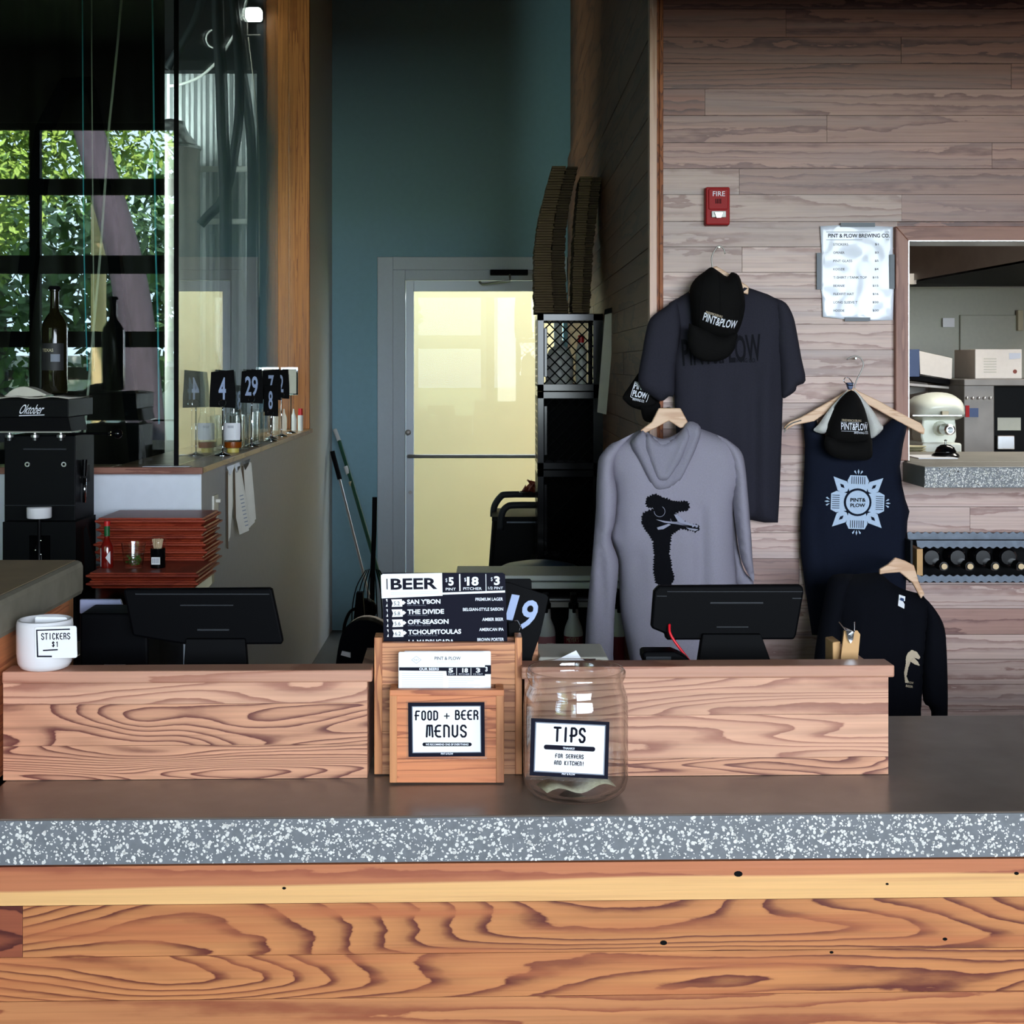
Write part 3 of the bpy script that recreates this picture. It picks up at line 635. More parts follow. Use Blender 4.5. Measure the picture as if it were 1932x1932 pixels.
stroke('MENUS', 805, 1369, 880, 1390, m2, 'ink', sg, 1.8)
shape(rrect(797, 1401, 890, 1408, 3.4), m2, 'ink', sg, 'bar'); text('WE RECOMMEND ONE OF EVERYTHING!', 803, 1402.6, 884, 1406.4, flat(VFr - .0045, CF, .0004), 'print_white', sg, .02)
text('PINT & PLOW', 832, 1420.5, 855, 1424, m2, 'print_white', sg, .02)
# tall black beer menu in the rear tier
VM = VB + .022
bmn = thing('beer_menu', 'tall black and white beer menu card in the rear tier', 'menu', (Pc(838, 1300, VM).x, VM, 1.0), CF)
build('card', MB().prism([(720, 1083), (724, 1081), (948, 1081), (953, 1084), (958, 1230), (958, 1300), (726, 1300), (722, 1120)], VM, VM + .003, CF), 'ink', bmn)
m = flat(VM, CF, .0005); m2 = flat(VM, CF, .001)
shape([(718.5, 1086), (722, 1083), (834, 1081), (835, 1124), (720, 1129)], m, 'paper', bmn, 'white_field')
shape([(729, 1092), (731, 1092), (731.5, 1112), (729.5, 1112)], m2, 'ink', bmn, 'bar')
text('BEER', 737, 1091, 825, 1112, m2, 'ink', bmn, .03, roll=R(-1))
for k in range(2): shape([(737, 1118 + k * 3), (828, 1115.5 + k * 3), (828, 1116.2 + k * 3), (737, 1118.7 + k * 3)], m2, 'ink_faint', bmn, 'fine_print')
for a, b in ((866, 868.5), (916, 917.2)): shape([(a, 1083), (b, 1083), (b + .5, 1115), (a + .5, 1115)], m, 'paper', bmn, 'rule')
shape([(835, 1118), (953, 1114), (953, 1118), (835, 1122)], m, 'paper', bmn, 'rule')
text('5', 846, 1089, 856, 1105, m2, 'print_white', bmn, .04); text('$', 840.5, 1091, 844, 1099, m2, 'print_white', bmn)
text('18', 881, 1088, 903, 1105, m2, 'print_white', bmn, .04); text('$', 876, 1090, 879.5, 1098, m2, 'print_white', bmn)
text('3', 932, 1087, 943, 1104, m2, 'print_white', bmn, .04); text('$', 926, 1089, 929.5, 1097, m2, 'print_white', bmn)
text('PINT', 841, 1109, 860, 1114, m2, 'print_white', bmn, .01); text('PITCHER', 874, 1108, 909, 1113, m2, 'print_white', bmn, .01); text('1/2 PINT', 921, 1107, 949, 1112, m2, 'print_white', bmn, .01)
for i, (nm, sub, st, abv, wd) in enumerate((("SAN Y'BON", 'SAN-YUH-BOHN', 'PREMIUM LAGER', '5.2', 63), ('THE DIVIDE', 'THUH-DUH-VIDE', 'BELGIAN-STYLE SAISON', '5.8', 69), ('OFF-SEASON', 'OFF-SEE-ZUN', 'AMBER BEER', '5.6', 77), ('TCHOUPITOULAS', 'CHOP-UH-TOO-LUS', 'AMERICAN IPA', '6.2', 100), ('LA MADRUGADA', '', 'BROWN PORTER', '', 86))):
    y = 1130.5 + i * 19; o = i * .7
    text(nm, 768 + o, y, 768 + o + wd, y + 9, m2, 'print_white', bmn, .035, roll=R(-.8))
    if sub: text(sub, 768 + o, y + 10.5, 768 + o + wd * .55, y + 12.6, m2, 'ink_grey', bmn)
    sw = {'PREMIUM LAGER': 52, 'BELGIAN-STYLE SAISON': 76, 'AMBER BEER': 40, 'AMERICAN IPA': 46, 'BROWN PORTER': 50}[st]
    text(st, 949 + o * .6 - sw, y - 3, 949 + o * .6, y + 3, m2, 'print_white', bmn, .02, roll=R(-.6))
    if abv:
        shape([(738 + o, y + .5), (758 + o, y), (759 + o, y + 4), (761 + o, y + 2.5), (765.5 + o, y + 6.5), (761 + o, y + 10.5), (759.5 + o, y + 9.5), (759 + o, y + 14), (739 + o, y + 14.5), (741 + o, y + 7.5)], m, 'paper', bmn, 'badge')
        text(abv, 743 + o, y + 4.5, 754 + o, y + 11.5, m2, 'ink', bmn)
        shape([(728 + o, y), (731 + o, y), (730.6 + o, y + 6)], m, 'paper', bmn, 'badge'); shape([(730.6 + o, y + 8), (731.4 + o, y + 14), (728 + o, y + 14)], m, 'paper', bmn, 'badge')
# food menus in the front tier
VN = VFr + .02
for k, (dx, dv, lab) in enumerate(((0, 0, 'front white food menu card in the lower tier of the holder'), (10, .006, 'white food menu card peeping out behind the front one'))):
    fm = thing('food_menu', lab, 'menu', (Pc(840, 1310, VN).x, VN + dv, .98), CF, 'food menus in the holder')
    build('card', MB().prism(rrect(752 + dx, 1230 - k * 1.5, 915 + dx * 1.1, 1345, 3), VN + dv, VN + dv + .0025, CF), 'paper', fm)
    m = flat(VN + dv, CF, .0004); m2 = flat(VN + dv, CF, .0008)
    if k == 0:
        for q, mt in ((9.5, 'ink_grey'), (8.6, 'paper')): shape([(785.5 - q, 1245), (785.5, 1245 - q * .75), (785.5 + q, 1245), (785.5, 1245 + q * .75)], m if q > 9 else m2, mt, fm, 'emblem')
        text('P & P', 781, 1243.5, 790, 1246.5, flat(VN, CF, .001), 'ink_grey', fm)
        text('PINT & PLOW', 820, 1239, 869, 1245, m, 'ink', fm, .005); text('BREWING COMPANY', 825, 1248, 864, 1250, m, 'ink_faint', fm)
        shape([(753, 1259), (915, 1259), (915, 1275), (843, 1275), (842, 1266), (753, 1265)], m, 'ink', fm, 'header_band')
        text('OUR BEERS', 791, 1260, 828, 1264.5, m2, 'print_white', fm, .03)
        for a, b, s in ((846, 855, '5'), (872, 883, '18'), (898, 906, '3')): text(s, a, 1260.5, b, 1269, m2, 'print_white', fm, .04)
        for a, b, s in ((846, 858, 'PINT'), (866, 886, 'PITCHER'), (893, 911, '1/2 PINT')): text(s, a, 1270.5, b, 1273.5, m2, 'ink_faint', fm)
        for a in (861, 888): shape([(a, 1260), (a + 1, 1260), (a + 1, 1274), (a, 1274)], m2, 'paper', fm, 'rule')
        for r_ in range(8):
            shape([(758, 1270 + r_ * 4), (836, 1270 + r_ * 4), (836, 1270.8 + r_ * 4), (758, 1270.8 + r_ * 4)], m, 'ink_faint', fm, 'fine_print')
            if r_ < 6: shape([(846, 1280 + r_ * 4), (906 - (r_ % 3) * 12, 1280 + r_ * 4), (906 - (r_ % 3) * 12, 1280.8 + r_ * 4), (846, 1280.8 + r_ * 4)], m, 'ink_faint', fm, 'fine_print')
    else:
        shape([(914, 1255), (926.5, 1255), (926.5, 1272), (914, 1272)], m, 'ink', fm, 'header_band'); text('3', 915.5, 1258, 920, 1267, m2, 'print_white', fm, .04)
# tips jar
jc = Pc(1086, 1487, .112); jr = .0885
tj = thing('tips_jar', 'large round glass tips jar on the bar', 'jar', (jc.x, .112, .9202), CF)
H = .232
out = [(.05, 0), (.066, .0015), (.078, .007), (.0855, .016), (.0885, .03), (.0885, .15), (.0875, .165), (.084, .178), (.0805, .1865), (.080, .193), (.0825, .197), (.0845, .202), (.0845, .209), (.081, .2135)]
inn = [(.0785, .2125), (.0765, .205), (.0762, .19), (.0772, .182), (.080, .173), (.0835, .163), (.0845, .15), (.0845, .032), (.081, .02), (.073, .012), (.05, .010), (1e-5, .010)]
build('body', MB().lathe([(1e-5, 0)] + out + inn, (jc.x, jc.y, .9202), 48), 'jar_glass', tj, smooth=True)
def on_jar(off):
    def f(px, py):
        v = jc.y - jr - off; p = Pc(px, py, v); a = max(-1.45, min(1.45, (p.x - jc.x) / (jr + off)))
        return Vector((jc.x + (jr + off) * math.sin(a), jc.y - (jr + off) * math.cos(a), p.z))
    return f
SV = jc.y - jr - .0012                                               # flat laminated sheet touching the jar front
build('laminate', MB().prism([(992, 1351), (1156, 1356), (1154, 1476), (990, 1470)], SV, SV + .0006, CF), 'clear_glass', tj)
fl_ = lambda k: flat(SV - k * .0006, CF, 0)
sg = build('sign', MB().prism([(1002, 1355), (1150, 1362), (1147, 1470), (999, 1463)], SV - .0005, SV - .0001, CF), 'ink', tj); sg['label'] = 'black bordered sign reading TIPS'
shape([(1010, 1362), (1143, 1368), (1140, 1463), (1007, 1456)], fl_(1.5), 'ink_grey', sg, 'inner_border')
shape([(1012, 1364), (1141, 1370), (1138, 1461), (1009, 1454)], fl_(2), 'paper', sg, 'white_field')
m = fl_(2.6); rl = R(2.7)
stroke('TIPS', 1046, 1374, 1104, 1399, m, 'ink', sg, 2.2, rl)
shape(rotp(rrect(1026, 1407, 1123, 1416, 4.2), 1074, 1412, 2.7), m, 'ink', sg, 'bar'); text('THANKS!', 1062, 1410, 1084, 1414, fl_(3.2), 'print_white', sg, .02, roll=rl)
stroke('FOR SERVERS', 1048, 1423.5, 1101, 1430.5, m, 'ink', sg, .75, rl); stroke('AND KITCHEN!', 1046, 1436.5, 1102, 1443.5, m, 'ink', sg, .75, rl)
text('PINT & PLOW', 1060, 1459, 1085, 1462.5, m, 'print_white', sg, .02, roll=rl)
mb = MB(); n = 12
for i in range(n + 1):
    for j in (0, 1):
        x = -.062 + .124 * i / n; y = -.026 + .052 * j; z = .0125 + .006 * (math.sin(i * .8) + 1) + .008 * j * (i / n)
        mb.v.append(Vector((x * math.cos(.3) - y * math.sin(.3), x * math.sin(.3) + y * math.cos(.3), z)) + Vector((jc.x, jc.y - .01, .9202)))
mb.f = [(2 * i, 2 * i + 2, 2 * i + 3, 2 * i + 1) for i in range(n)]
db = single('dollar_bill', mb, 'dollar', 'crumpled dollar bill lying in the tips jar', 'banknote', CF, smooth=True)
so = db.modifiers.new('solid', 'SOLIDIFY'); so.thickness = .0004
# white sticker crock on the left rail
pc = Pc(93, 1262, .262)
cr = thing('sticker_crock', 'white ceramic crock of stickers on the left rail', 'crock', (pc.x, .235, ZL), CF)
q = Vector((pc.x, .235, ZL + .0005))
build('pot', MB().lathe([(1e-5, 0), (.034, 0), (.042, .004), (.0465, .012), (.0485, .03), (.0485, .078), (.047, .086), (.044, .0875), (.0425, .085), (.0425, .02), (.035, .008), (1e-5, .008)], q, 40), 'ceramic', cr, smooth=True)
def card(name, px0, py0, px1, py1, v, roll, label, grp=None):
    t = thing(name, label, 'sticker', (Pc((px0 + px1) / 2, py1, v).x, v, Pc(0, py1, v).z), CF, grp)
    build('sheet', MB().prism(rotp(rrect(px0, py0, px1, py1, 4), (px0 + px1) / 2, (py0 + py1) / 2, roll), v, v + .0015, CF), 'paper', t); return t
card('sticker_sheet', 66, 1164, 126, 1200, .232, 1, 'white sticker sheet standing inside the crock')
vs = .235 - .0515
t = card('sticker_sign', 66, 1182, 145, 1242, vs, -1.5, 'white card reading STICKERS one dollar on the crock front')
m = flat(vs, CF, .0004)
for a in ([(68, 1188), (132, 1186), (132, 1188.5), (68, 1190.5)], [(68, 1188), (70.5, 1188), (72.5, 1240), (69.5, 1240)], [(69.5, 1237), (98, 1237), (98, 1240), (69.5, 1240)]): shape(a, m, 'ink', t, 'border')
stroke('STICKERS', 78, 1195, 132, 1206, m, 'ink', t, .9, R(-1)); stroke('$1', 98, 1211, 110, 1220, m, 'ink', t, .8); shape([(81, 1226), (109, 1224.5), (109, 1227), (81, 1228.5)], m, 'ink', t, 'rule')
# register with its back to us, right
def register(px, label, poly, stand, ridges, v, depth, name='register_tablet'):
    t = thing(name, label, 'register', (Pc(px, 1255, v).x, v + .02, .92), CF, 'point of sale tablets')
    build('screen_back', MB().prism(poly, v, v + depth, CF), 'black_plastic', t, bevel=.004)
    build('stand', MB().prism(stand, v - .012, v + .012, CF), 'black_satin', t, bevel=.002)
    p = Pc(px, 1300, v); build('base', MB().box(p.x - .085, p.x + .085, v - .05, v + .11, .9205, .934), 'black_satin', t, bevel=.004)
    build('neck', MB().box(p.x - .05, p.x + .05, v - .012, v + .012, .934, Pc(px, stand[-1][1] - 2, v).z), 'black_satin', t)
    for a in ridges: build('ridge', MB().rect(*a, v - .002, v + .001, CF), 'grey_plastic', t)
    return t
rg = register(1386, 'black register tablet seen from behind with a red cable', [(1240, 1109), (1244, 1106), (1510, 1104), (1516, 1108), (1517, 1118), (1503, 1198), (1499, 1207), (1260, 1208), (1256, 1204), (1255, 1196), (1230, 1186), (1229, 1181), (1234, 1116)], [(1326, 1197), (1436, 1197), (1460, 1262), (1316, 1262)], ((1259, 1115.5, 1514, 1117), (1239, 1124, 1258, 1125.5), (1340, 1136, 1440, 1139), (1352, 1182, 1412, 1184), (1327, 1197, 1435, 1198.5), (1495, 1128, 1512, 1130)), .42, .02)
mb = MB().tube(spline([Pc(1263, 1178, .416), Pc(1264, 1194, .405), Pc(1275, 1213, .40), Pc(1297, 1242, .40), Pc(1310, 1262, .40), Pc(1316, 1290, .42)]), .0026, 6)
build('cable', mb, 'red_cable', rg, smooth=True)
cr2 = thing('card_reader', 'small black card reader beside the red cable', 'card reader', (Pc(1256, 1250, .32).x, .32, .92), CF)
build('body', MB().prism([(1213, 1234), (1216, 1230), (1272, 1230), (1290, 1238), (1303, 1246), (1303, 1262), (1220, 1262), (1213, 1244)], .30, .35, CF), 'black_plastic', cr2, bevel=.004)
build('rear_band', MB().rect(1219, 1239, 1266, 1246, .297, .302, CF), 'grey_plastic', cr2)
build('stand', MB().box(Pc(1256, 0, .33).x - .03, Pc(1256, 0, .33).x + .03, .31, .34, .9205, Pc(0, 1262, .30).z), 'black_satin', cr2)
rg2 = register(408, 'black register tablet at left, turned and leaning', [(232, 1114), (236, 1112), (508, 1110), (513, 1113), (534, 1212), (530, 1216), (352, 1217), (250, 1200)], [(350, 1206), (462, 1206), (466, 1262), (346, 1262)], ((255, 1120, 508, 1122), (340, 1141, 440, 1143), (372, 1187, 432, 1190), (352, 1205, 460, 1206.5)), .40, .02)
pr = thing('receipt_printer', 'black receipt printer beside the left register', 'printer', (Pc(215, 1260, .40).x, .45, .92), CF)
build('body', MB().prism([(150, 1158), (245, 1158), (278, 1180), (282, 1340), (150, 1340)], .44, .55, CF), 'black_plastic', pr, bevel=.005)
build('lid_strip', MB().rect(196, 1254, 236, 1256, .436, .441, CF), 'steel', pr)
single('tablet', MB().prism([(150, 1131), (227, 1131), (236, 1158), (150, 1158)], .56, .57, CF), 'lavender', 'pale silver tablet propped behind the receipt printer', 'tablet', CF, bevel=.002)
# clipboard, wooden wedge and paper pile behind the right rail
cb = thing('clipboard', 'small brown clipboard with chrome clip behind the right rail', 'clipboard', (Pc(1605, 1260, .33).x, .33, .92), CF)
build('board', MB().prism([(1593, 1190), (1618, 1190), (1623, 1197), (1617, 1262), (1618, 1340), (1584, 1340), (1584, 1262)], .33, .336, CF), 'kraft', cb)
build('clip', MB().prism([(1596, 1190), (1612, 1190), (1610, 1206), (1605, 1214), (1600, 1206)], .324, .329, CF).tube([Pc(1583, 1173, .322), Pc(1595, 1188, .322), Pc(1612, 1190, .322), Pc(1612, 1173, .322)], .0015, 6).tube([Pc(1590, 1182, .32), Pc(1612, 1192, .32), Pc(1605, 1200, .32)], .0016, 6), 'chrome', cb, smooth=40)
single('wooden_block', MB().prism([(1571, 1212), (1586, 1210), (1590, 1340), (1571, 1340)], .345, .40, CF), 'kraft', 'brown wooden block behind the small clipboard', 'block', CF, bevel=.002)
tr = thing('paper_tray', 'low pale tray behind the right rail by the menu holder', 'tray', (Pc(1083, 1250, .38).x, .38, .92), CF)
build('tray', MB().prism([(1016, 1242), (1020, 1240), (1146, 1240), (1149, 1246), (1146, 1340), (1020, 1340)], .33, .46, CF), 'paper_aged', tr, bevel=.003)
build('dark_label', MB().prism([(1100, 1243), (1124, 1243), (1118, 1258), (1108, 1258)], .328, .331, CF), 'ink', tr)
for k, (pl, v, lab) in enumerate((([(1020, 1254), (1061, 1240), (1062, 1262), (1020, 1262)], .318, 'white paper slip at left in the pale tray'), ([(1060, 1240), (1087, 1227), (1097, 1243), (1118, 1253), (1118, 1262), (1060, 1262)], .322, 'pointed white paper sheet rising from the pale tray'))):
    single('paper_sheet', MB().prism(pl, v, v + .0012, CF), 'paper', lab, 'paper', CF)
# table number plates standing behind the menus
def plate_number(poly, v, num, box, label, roll, back=None, slant=0):
    t = thing('number_plate', label, 'table number', (Pc(poly[0][0], 1250, v).x, v, 1.0), CF, 'table numbers behind the menus')
    build('plate', MB().prism(poly, v, v + .003, CF), 'black_satin', t, bevel=.001)
    for ch, bx4 in zip(num or '', box or ()): text(ch, *bx4, flat(v, CF, .0006), 'print_blue', t, .02, roll=roll, slant=slant)
    return t
plate_number([(940, 1092), (1000, 1092), (1003, 1096), (1003, 1250), (1003, 1340), (940, 1340)], .318, None, None, 'plain black number plate behind the number nineteen plate', 0)
plate_number([(930, 1096), (962, 1100), (1031, 1122), (1035, 1128), (1020, 1195), (1004, 1242), (998, 1340), (945, 1340)], .304, '19', ((956, 1121, 971, 1170), (979, 1131, 1009, 1188)), 'tilted black plate with the number 19', R(9), slant=.12)
c2 = thing('binder_clip', 'black binder clip below the number nineteen', 'clip', (Pc(969, 1200, .27).x, .27, 1.1), CF)
build('clip', MB().prism([(958, 1176), (973, 1170), (983, 1180), (981, 1215), (960, 1215)], .29, .301, CF), 'black_satin', c2, bevel=.002)
build('wire_loop', MB().tube([Pc(970, 1171, .288), Pc(977, 1171, .288), Pc(982, 1182, .288), Pc(979, 1192, .288)], .0009, 6), 'chrome', c2)
# ================================================================== CLOTHES ON THE WALL
def fold_sum(*cs):
    """soft folds: (px0, py0, px1, py1, width px, height m) ridges along line segments"""
    def f(x, y):
        s = 0
        for x0, y0, x1, y1, w_, h in cs:
            dx, dy = x1 - x0, y1 - y0; L2 = dx * dx + dy * dy; t = ((x - x0) * dx + (y - y0) * dy) / L2
            fade = 1 if 0 <= t <= 1 else max(0, 1 - (abs(t - .5) - .5) * 4)
            tt = min(1, max(0, t)); d = math.hypot(x - x0 - tt * dx, y - y0 - tt * dy) / w_
            s += h * math.exp(-d * d) * fade
        return s + .0022 * noise.noise(Vector((x * .02, y * .008, 3)))
    return f
def wire(px_pts, D, r, k=6): return MB().tube(spline([Pw(x, y, D) for x, y in px_pts], k), r, 8)
# charcoal T-shirt
DT = DW - .045
t = thing('t_shirt', 'charcoal T-shirt on the plank wall under the fire alarm', 'T-shirt', Pw(1370, 985, DT))
body = [(1301, 549), (1330, 562), (1356, 566), (1385, 561), (1413, 543), (1448, 555), (1470, 566), (1478, 600), (1476, 660), (1477, 750), (1474, 850), (1471, 930), (1468, 986), (1442, 986), (1418, 981), (1380, 984), (1330, 986), (1286, 984), (1280, 900), (1275, 800), (1272, 744), (1268, 660), (1258, 600), (1262, 572), (1280, 562)]
tb, tm = puff('body', body, DT, .035, 40, 'tee_cloth', t, fold_sum((1440, 700, 1436, 985, 12, .012), (1395, 720, 1400, 980, 14, .008), (1345, 700, 1340, 900, 14, .008), (1465, 640, 1464, 980, 8, -.008), (1418, 760, 1420, 985, 7, -.008)), 9)
puff('sleeve', spline2([(1276, 564), (1254, 580), (1228, 600), (1219, 625), (1212, 664), (1204, 722), (1225, 744), (1247, 757), (1262, 748), (1272, 744), (1274, 690), (1285, 620)], 3, True), DT - .03, .028, 22, 'tee_cloth', t, None, 8)
puff('sleeve', spline2([(1462, 562), (1483, 572), (1497, 598), (1504, 630), (1512, 675), (1520, 718), (1504, 728), (1501, 737), (1486, 748), (1475, 747), (1470, 690), (1462, 620)], 3, True), DT - .006, .03, 20, 'tee_cloth', t, None, 8)
puff('collar', [(1300, 549), (1308, 545), (1332, 556), (1356, 560), (1384, 555), (1405, 541), (1413, 543), (1388, 563), (1356, 570), (1328, 565)], DT - .03, .006, 4, 'tee_cloth', t, None, 5)
text('PINT&PLOW', 1284, 635, 1432, 686, lambda x, y: tm(x, y), 'tee_print', t, .02, roll=R(-4), cut=14)
text('BREWING CO.', 1372, 676, 1422, 684, lambda x, y: tm(x, y), 'tee_print', t, .01, cut=5)
def hanger(name, label, D, wood_polys, hook, group='coat hangers', thick=.012):
    h = thing(name, label, 'hanger', Pw(wood_polys[0][0][0], wood_polys[0][0][1], D), group=group)
    for p in wood_polys: build('arm', MB().prism(p, D - thick / 2, D + thick / 2), 'hanger_wood', h, bevel=.003)
    if hook: build('hook', wire(hook, D, .0021), 'steel_dull' , h, smooth=True)
    return h
hanger('hanger', 'wooden hanger holding the charcoal T-shirt', DT - .055 + .03, [[(1343, 505), (1352, 502), (1372, 514), (1413, 541), (1412, 556), (1380, 545), (1350, 530), (1306, 556), (1300, 551), (1330, 520)]], [(1344, 506), (1343, 485), (1350, 470), (1357, 464), (1365, 469), (1368, 479)])
nail = lambda px, py, lab: single('nail', MB().tube([Pw(px, py, DW - .03), Pw(px, py, DW + .004)], .0028, 8), 'chrome', lab, 'nail', group='hanger nails')
nail(1357, 466, 'nail holding the T-shirt hanger below the fire alarm'); nail(1615, 676, 'nail holding the tank top hanger')
# caps
def cap(name, label, D, crown, bill, mat='cap_cloth', seams=(), bulge=.07):
    c = thing(name, label, 'cap', Pw(crown[0][0], bill[0][1], D))
    o, m = puff('crown', spline2(crown, 3, True), D, bulge, 46, mat, c, None, 7)
    puff('bill', spline2(bill, 3, True), D - bulge * .62, .02, 26, mat, c, None, 7, back=.1)
    for s in seams: build('seam', MB().tube([m(x, y, .0004) for x, y in spline2(s, 8)], .0011, 5), mat, c, smooth=True)
    return c, m
c, m = cap('baseball_cap', 'black baseball cap hung over the charcoal T-shirt', DT - .06, [(1330, 512), (1342, 504), (1356, 512), (1372, 522), (1380, 514), (1394, 520), (1402, 545), (1406, 575), (1402, 600), (1393, 625), (1380, 642), (1350, 640), (1318, 628), (1306, 610), (1304, 585), (1301, 548), (1312, 526)], [(1300, 610), (1330, 622), (1360, 636), (1390, 628), (1389, 646), (1384, 662), (1370, 676), (1348, 682), (1324, 680), (1306, 668), (1298, 645)], seams=([(1352, 518), (1352, 560), (1351, 606)], [(1325, 520), (1318, 560), (1316, 612)], [(1384, 522), (1392, 560), (1390, 606)]))
text('PINT&PLOW', 1321, 598, 1385, 613, lambda x, y: m(x, y, .004), 'print_white', c, .015, roll=R(14), cut=8, arc=-4)
text('FREDERICKSBURG', 1325, 593, 1356, 597, lambda x, y: m(x, y, .004), 'bird_tan', c, .01, roll=R(18), cut=4)
c, m = cap('baseball_cap', 'black baseball cap with white square badge hung at the wall corner', DW - .03, [(1205, 703), (1222, 712), (1244, 740), (1243, 762), (1232, 775), (1212, 774), (1192, 768), (1180, 758), (1175, 748), (1190, 725)], [(1208, 765), (1226, 764), (1244, 760), (1246, 778), (1240, 794), (1225, 797), (1213, 790)], bulge=.034)
mm = lambda x, y: m(x, y, .003)
text('PINT&', 1195, 724, 1222, 736, mm, 'print_white', c, .03, roll=R(13)); text('PLOW', 1192, 738, 1219, 750, mm, 'print_white', c, .03, roll=R(13)); text('BREWING CO.', 1192, 752, 1214, 757, mm, 'print_white', c, .01, roll=R(13))
for a, b in (((1197, 720), (1188, 748)), ((1188, 748), (1193, 751)), ((1197, 720), (1204, 722)), ((1219, 754), (1217, 758)), ((1219, 754), (1222, 744))):
    build('badge_line', MB().tube([mm(*a), mm(*b)], .0009, 4), 'print_white', c)
# grey hoodie
DH = DW - .20
h = thing('hoodie', 'grey hooded top with a black ostrich print on wooden hanger', 'hoodie', Pw(1280, 1250, DH))
hb = spline2([(1214, 808), (1232, 822), (1256, 828), (1280, 818), (1297, 800), (1320, 808), (1352, 820), (1379, 834), (1392, 860), (1396, 900), (1384, 950), (1384, 1010), (1386, 1060), (1392, 1130), (1392, 1200), (1390, 1290), (1340, 1296), (1270, 1297), (1200, 1290), (1190, 1253), (1178, 1194), (1170, 1149), (1168, 1090), (1166, 1052), (1152, 1012), (1156, 985), (1160, 930), (1148, 880), (1152, 845), (1180, 826), (1200, 815)], 3, True)
hbo, hm = puff('body', hb, DH, .06, 55, 'hoodie_cloth', h, fold_sum((1160, 900, 1166, 1010, 9, -.012), (1245, 960, 1200, 1200, 22, .008), (1316, 960, 1322, 1250, 10, -.010), (1345, 980, 1350, 1250, 24, .010), (1290, 1000, 1270, 1250, 20, .007), (1378, 930, 1384, 1060, 8, -.012), (1205, 1050, 1212, 1250, 14, -.006)), 8)
puff('sleeve', spline2([(1196, 817), (1166, 832), (1151, 839), (1131, 862), (1127, 889), (1125, 930), (1124, 966), (1117, 1057), (1108, 1149), (1103, 1240), (1102, 1290), (1155, 1290), (1157, 1235), (1160, 1150), (1166, 1090), (1166, 1055), (1153, 1016), (1160, 985), (1164, 930), (1158, 885), (1172, 845)], 3, True), DH - .022, .04, 24, 'hoodie_cloth', h, fold_sum((1128, 980, 1140, 1230, 7, -.014), (1145, 860, 1140, 1000, 16, .006)), 8)
puff('sleeve', spline2([(1352, 820), (1379, 834), (1399, 853), (1406, 880), (1411, 930), (1414, 966), (1418, 1020), (1420, 1057), (1423, 1085), (1421, 1097), (1407, 1075), (1397, 1050), (1391, 1015), (1383, 950), (1382, 900), (1372, 855)], 3, True), DH - .016, .04, 20, 'hoodie_cloth', h, fold_sum((1400, 900, 1404, 1040, 12, .006)), 8)
puff('forearm', spline2([(1386, 960), (1391, 1020), (1403, 1075), (1421, 1096), (1423, 1130), (1422, 1180), (1420, 1250), (1394, 1250), (1390, 1180), (1388, 1100), (1382, 1000)], 3, True), DH + .012, .02, 10, 'hoodie_shaded', h, fold_sum((1396, 1060, 1398, 1250, 5, -.012)), 8)
# hood hanging in nested folds
for k, (pl, d, th, fl) in enumerate((([(1213, 812), (1226, 822), (1252, 828), (1282, 815), (1300, 795), (1322, 806), (1316, 840), (1298, 880), (1282, 908), (1260, 924), (1238, 926), (1222, 905), (1204, 870), (1190, 835)], -.05, .022, [(1200, 830, 1232, 910, 8, .012), (1316, 812, 1280, 905, 8, .012)]),
                                      ([(1222, 818), (1240, 832), (1256, 836), (1278, 822), (1294, 806), (1302, 822), (1288, 862), (1272, 890), (1256, 908), (1240, 904), (1228, 876), (1216, 842)], -.068, .014, [(1224, 830, 1244, 900, 6, .008), (1298, 815, 1262, 900, 6, .010)]),
                                      ([(1232, 822), (1248, 834), (1258, 838), (1276, 826), (1288, 814), (1284, 842), (1270, 870), (1254, 888), (1240, 876), (1232, 850)], -.060, .006, [(1250, 840, 1252, 880, 8, -.010)]))):
    puff('hood_fold', spline2(pl, 3, True), DH + d, th, (9, 6, 5)[k], 'hoodie_shaded', h, fold_sum(*fl), 7)
# ostrich print
rf = random.Random(11)
def fluffy(poly, amp):
    o = []
    for i in range(len(poly)):
        (x0, y0), (x1, y1) = poly[i], poly[(i + 1) % len(poly)]; L_ = math.hypot(x1 - x0, y1 - y0); n = max(1, int(L_ / 2.2))
        for k in range(n):
            t_ = k / n; a = amp * rf.uniform(.2, 1) * (1 if k % 2 else -.4); o.append((x0 + (x1 - x0) * t_ + (y1 - y0) / L_ * a, y0 + (y1 - y0) * t_ - (x1 - x0) / L_ * a))
    return o
op = fluffy([(1216, 935), (1231, 928), (1246, 934), (1260, 940), (1278, 943), (1290, 941), (1296, 951), (1291, 960), (1276, 961), (1268, 964), (1280, 978), (1300, 984), (1313, 986), (1315, 994), (1308, 999), (1294, 995), (1278, 993), (1262, 1003), (1259, 1020), (1258, 1040), (1262, 1065), (1267, 1085), (1260, 1098), (1244, 1099), (1233, 1094), (1228, 1070), (1229, 1040), (1227, 1015), (1216, 999), (1206, 982), (1208, 966), (1218, 959), (1228, 957), (1226, 954), (1217, 953), (1214, 944)], 3.0)
shape(op, lambda x, y: hm(x, y, .002), 'bird_ink', h, 'ostrich_print', tri=9)
lm = lambda x, y: hm(x, y, .0035)
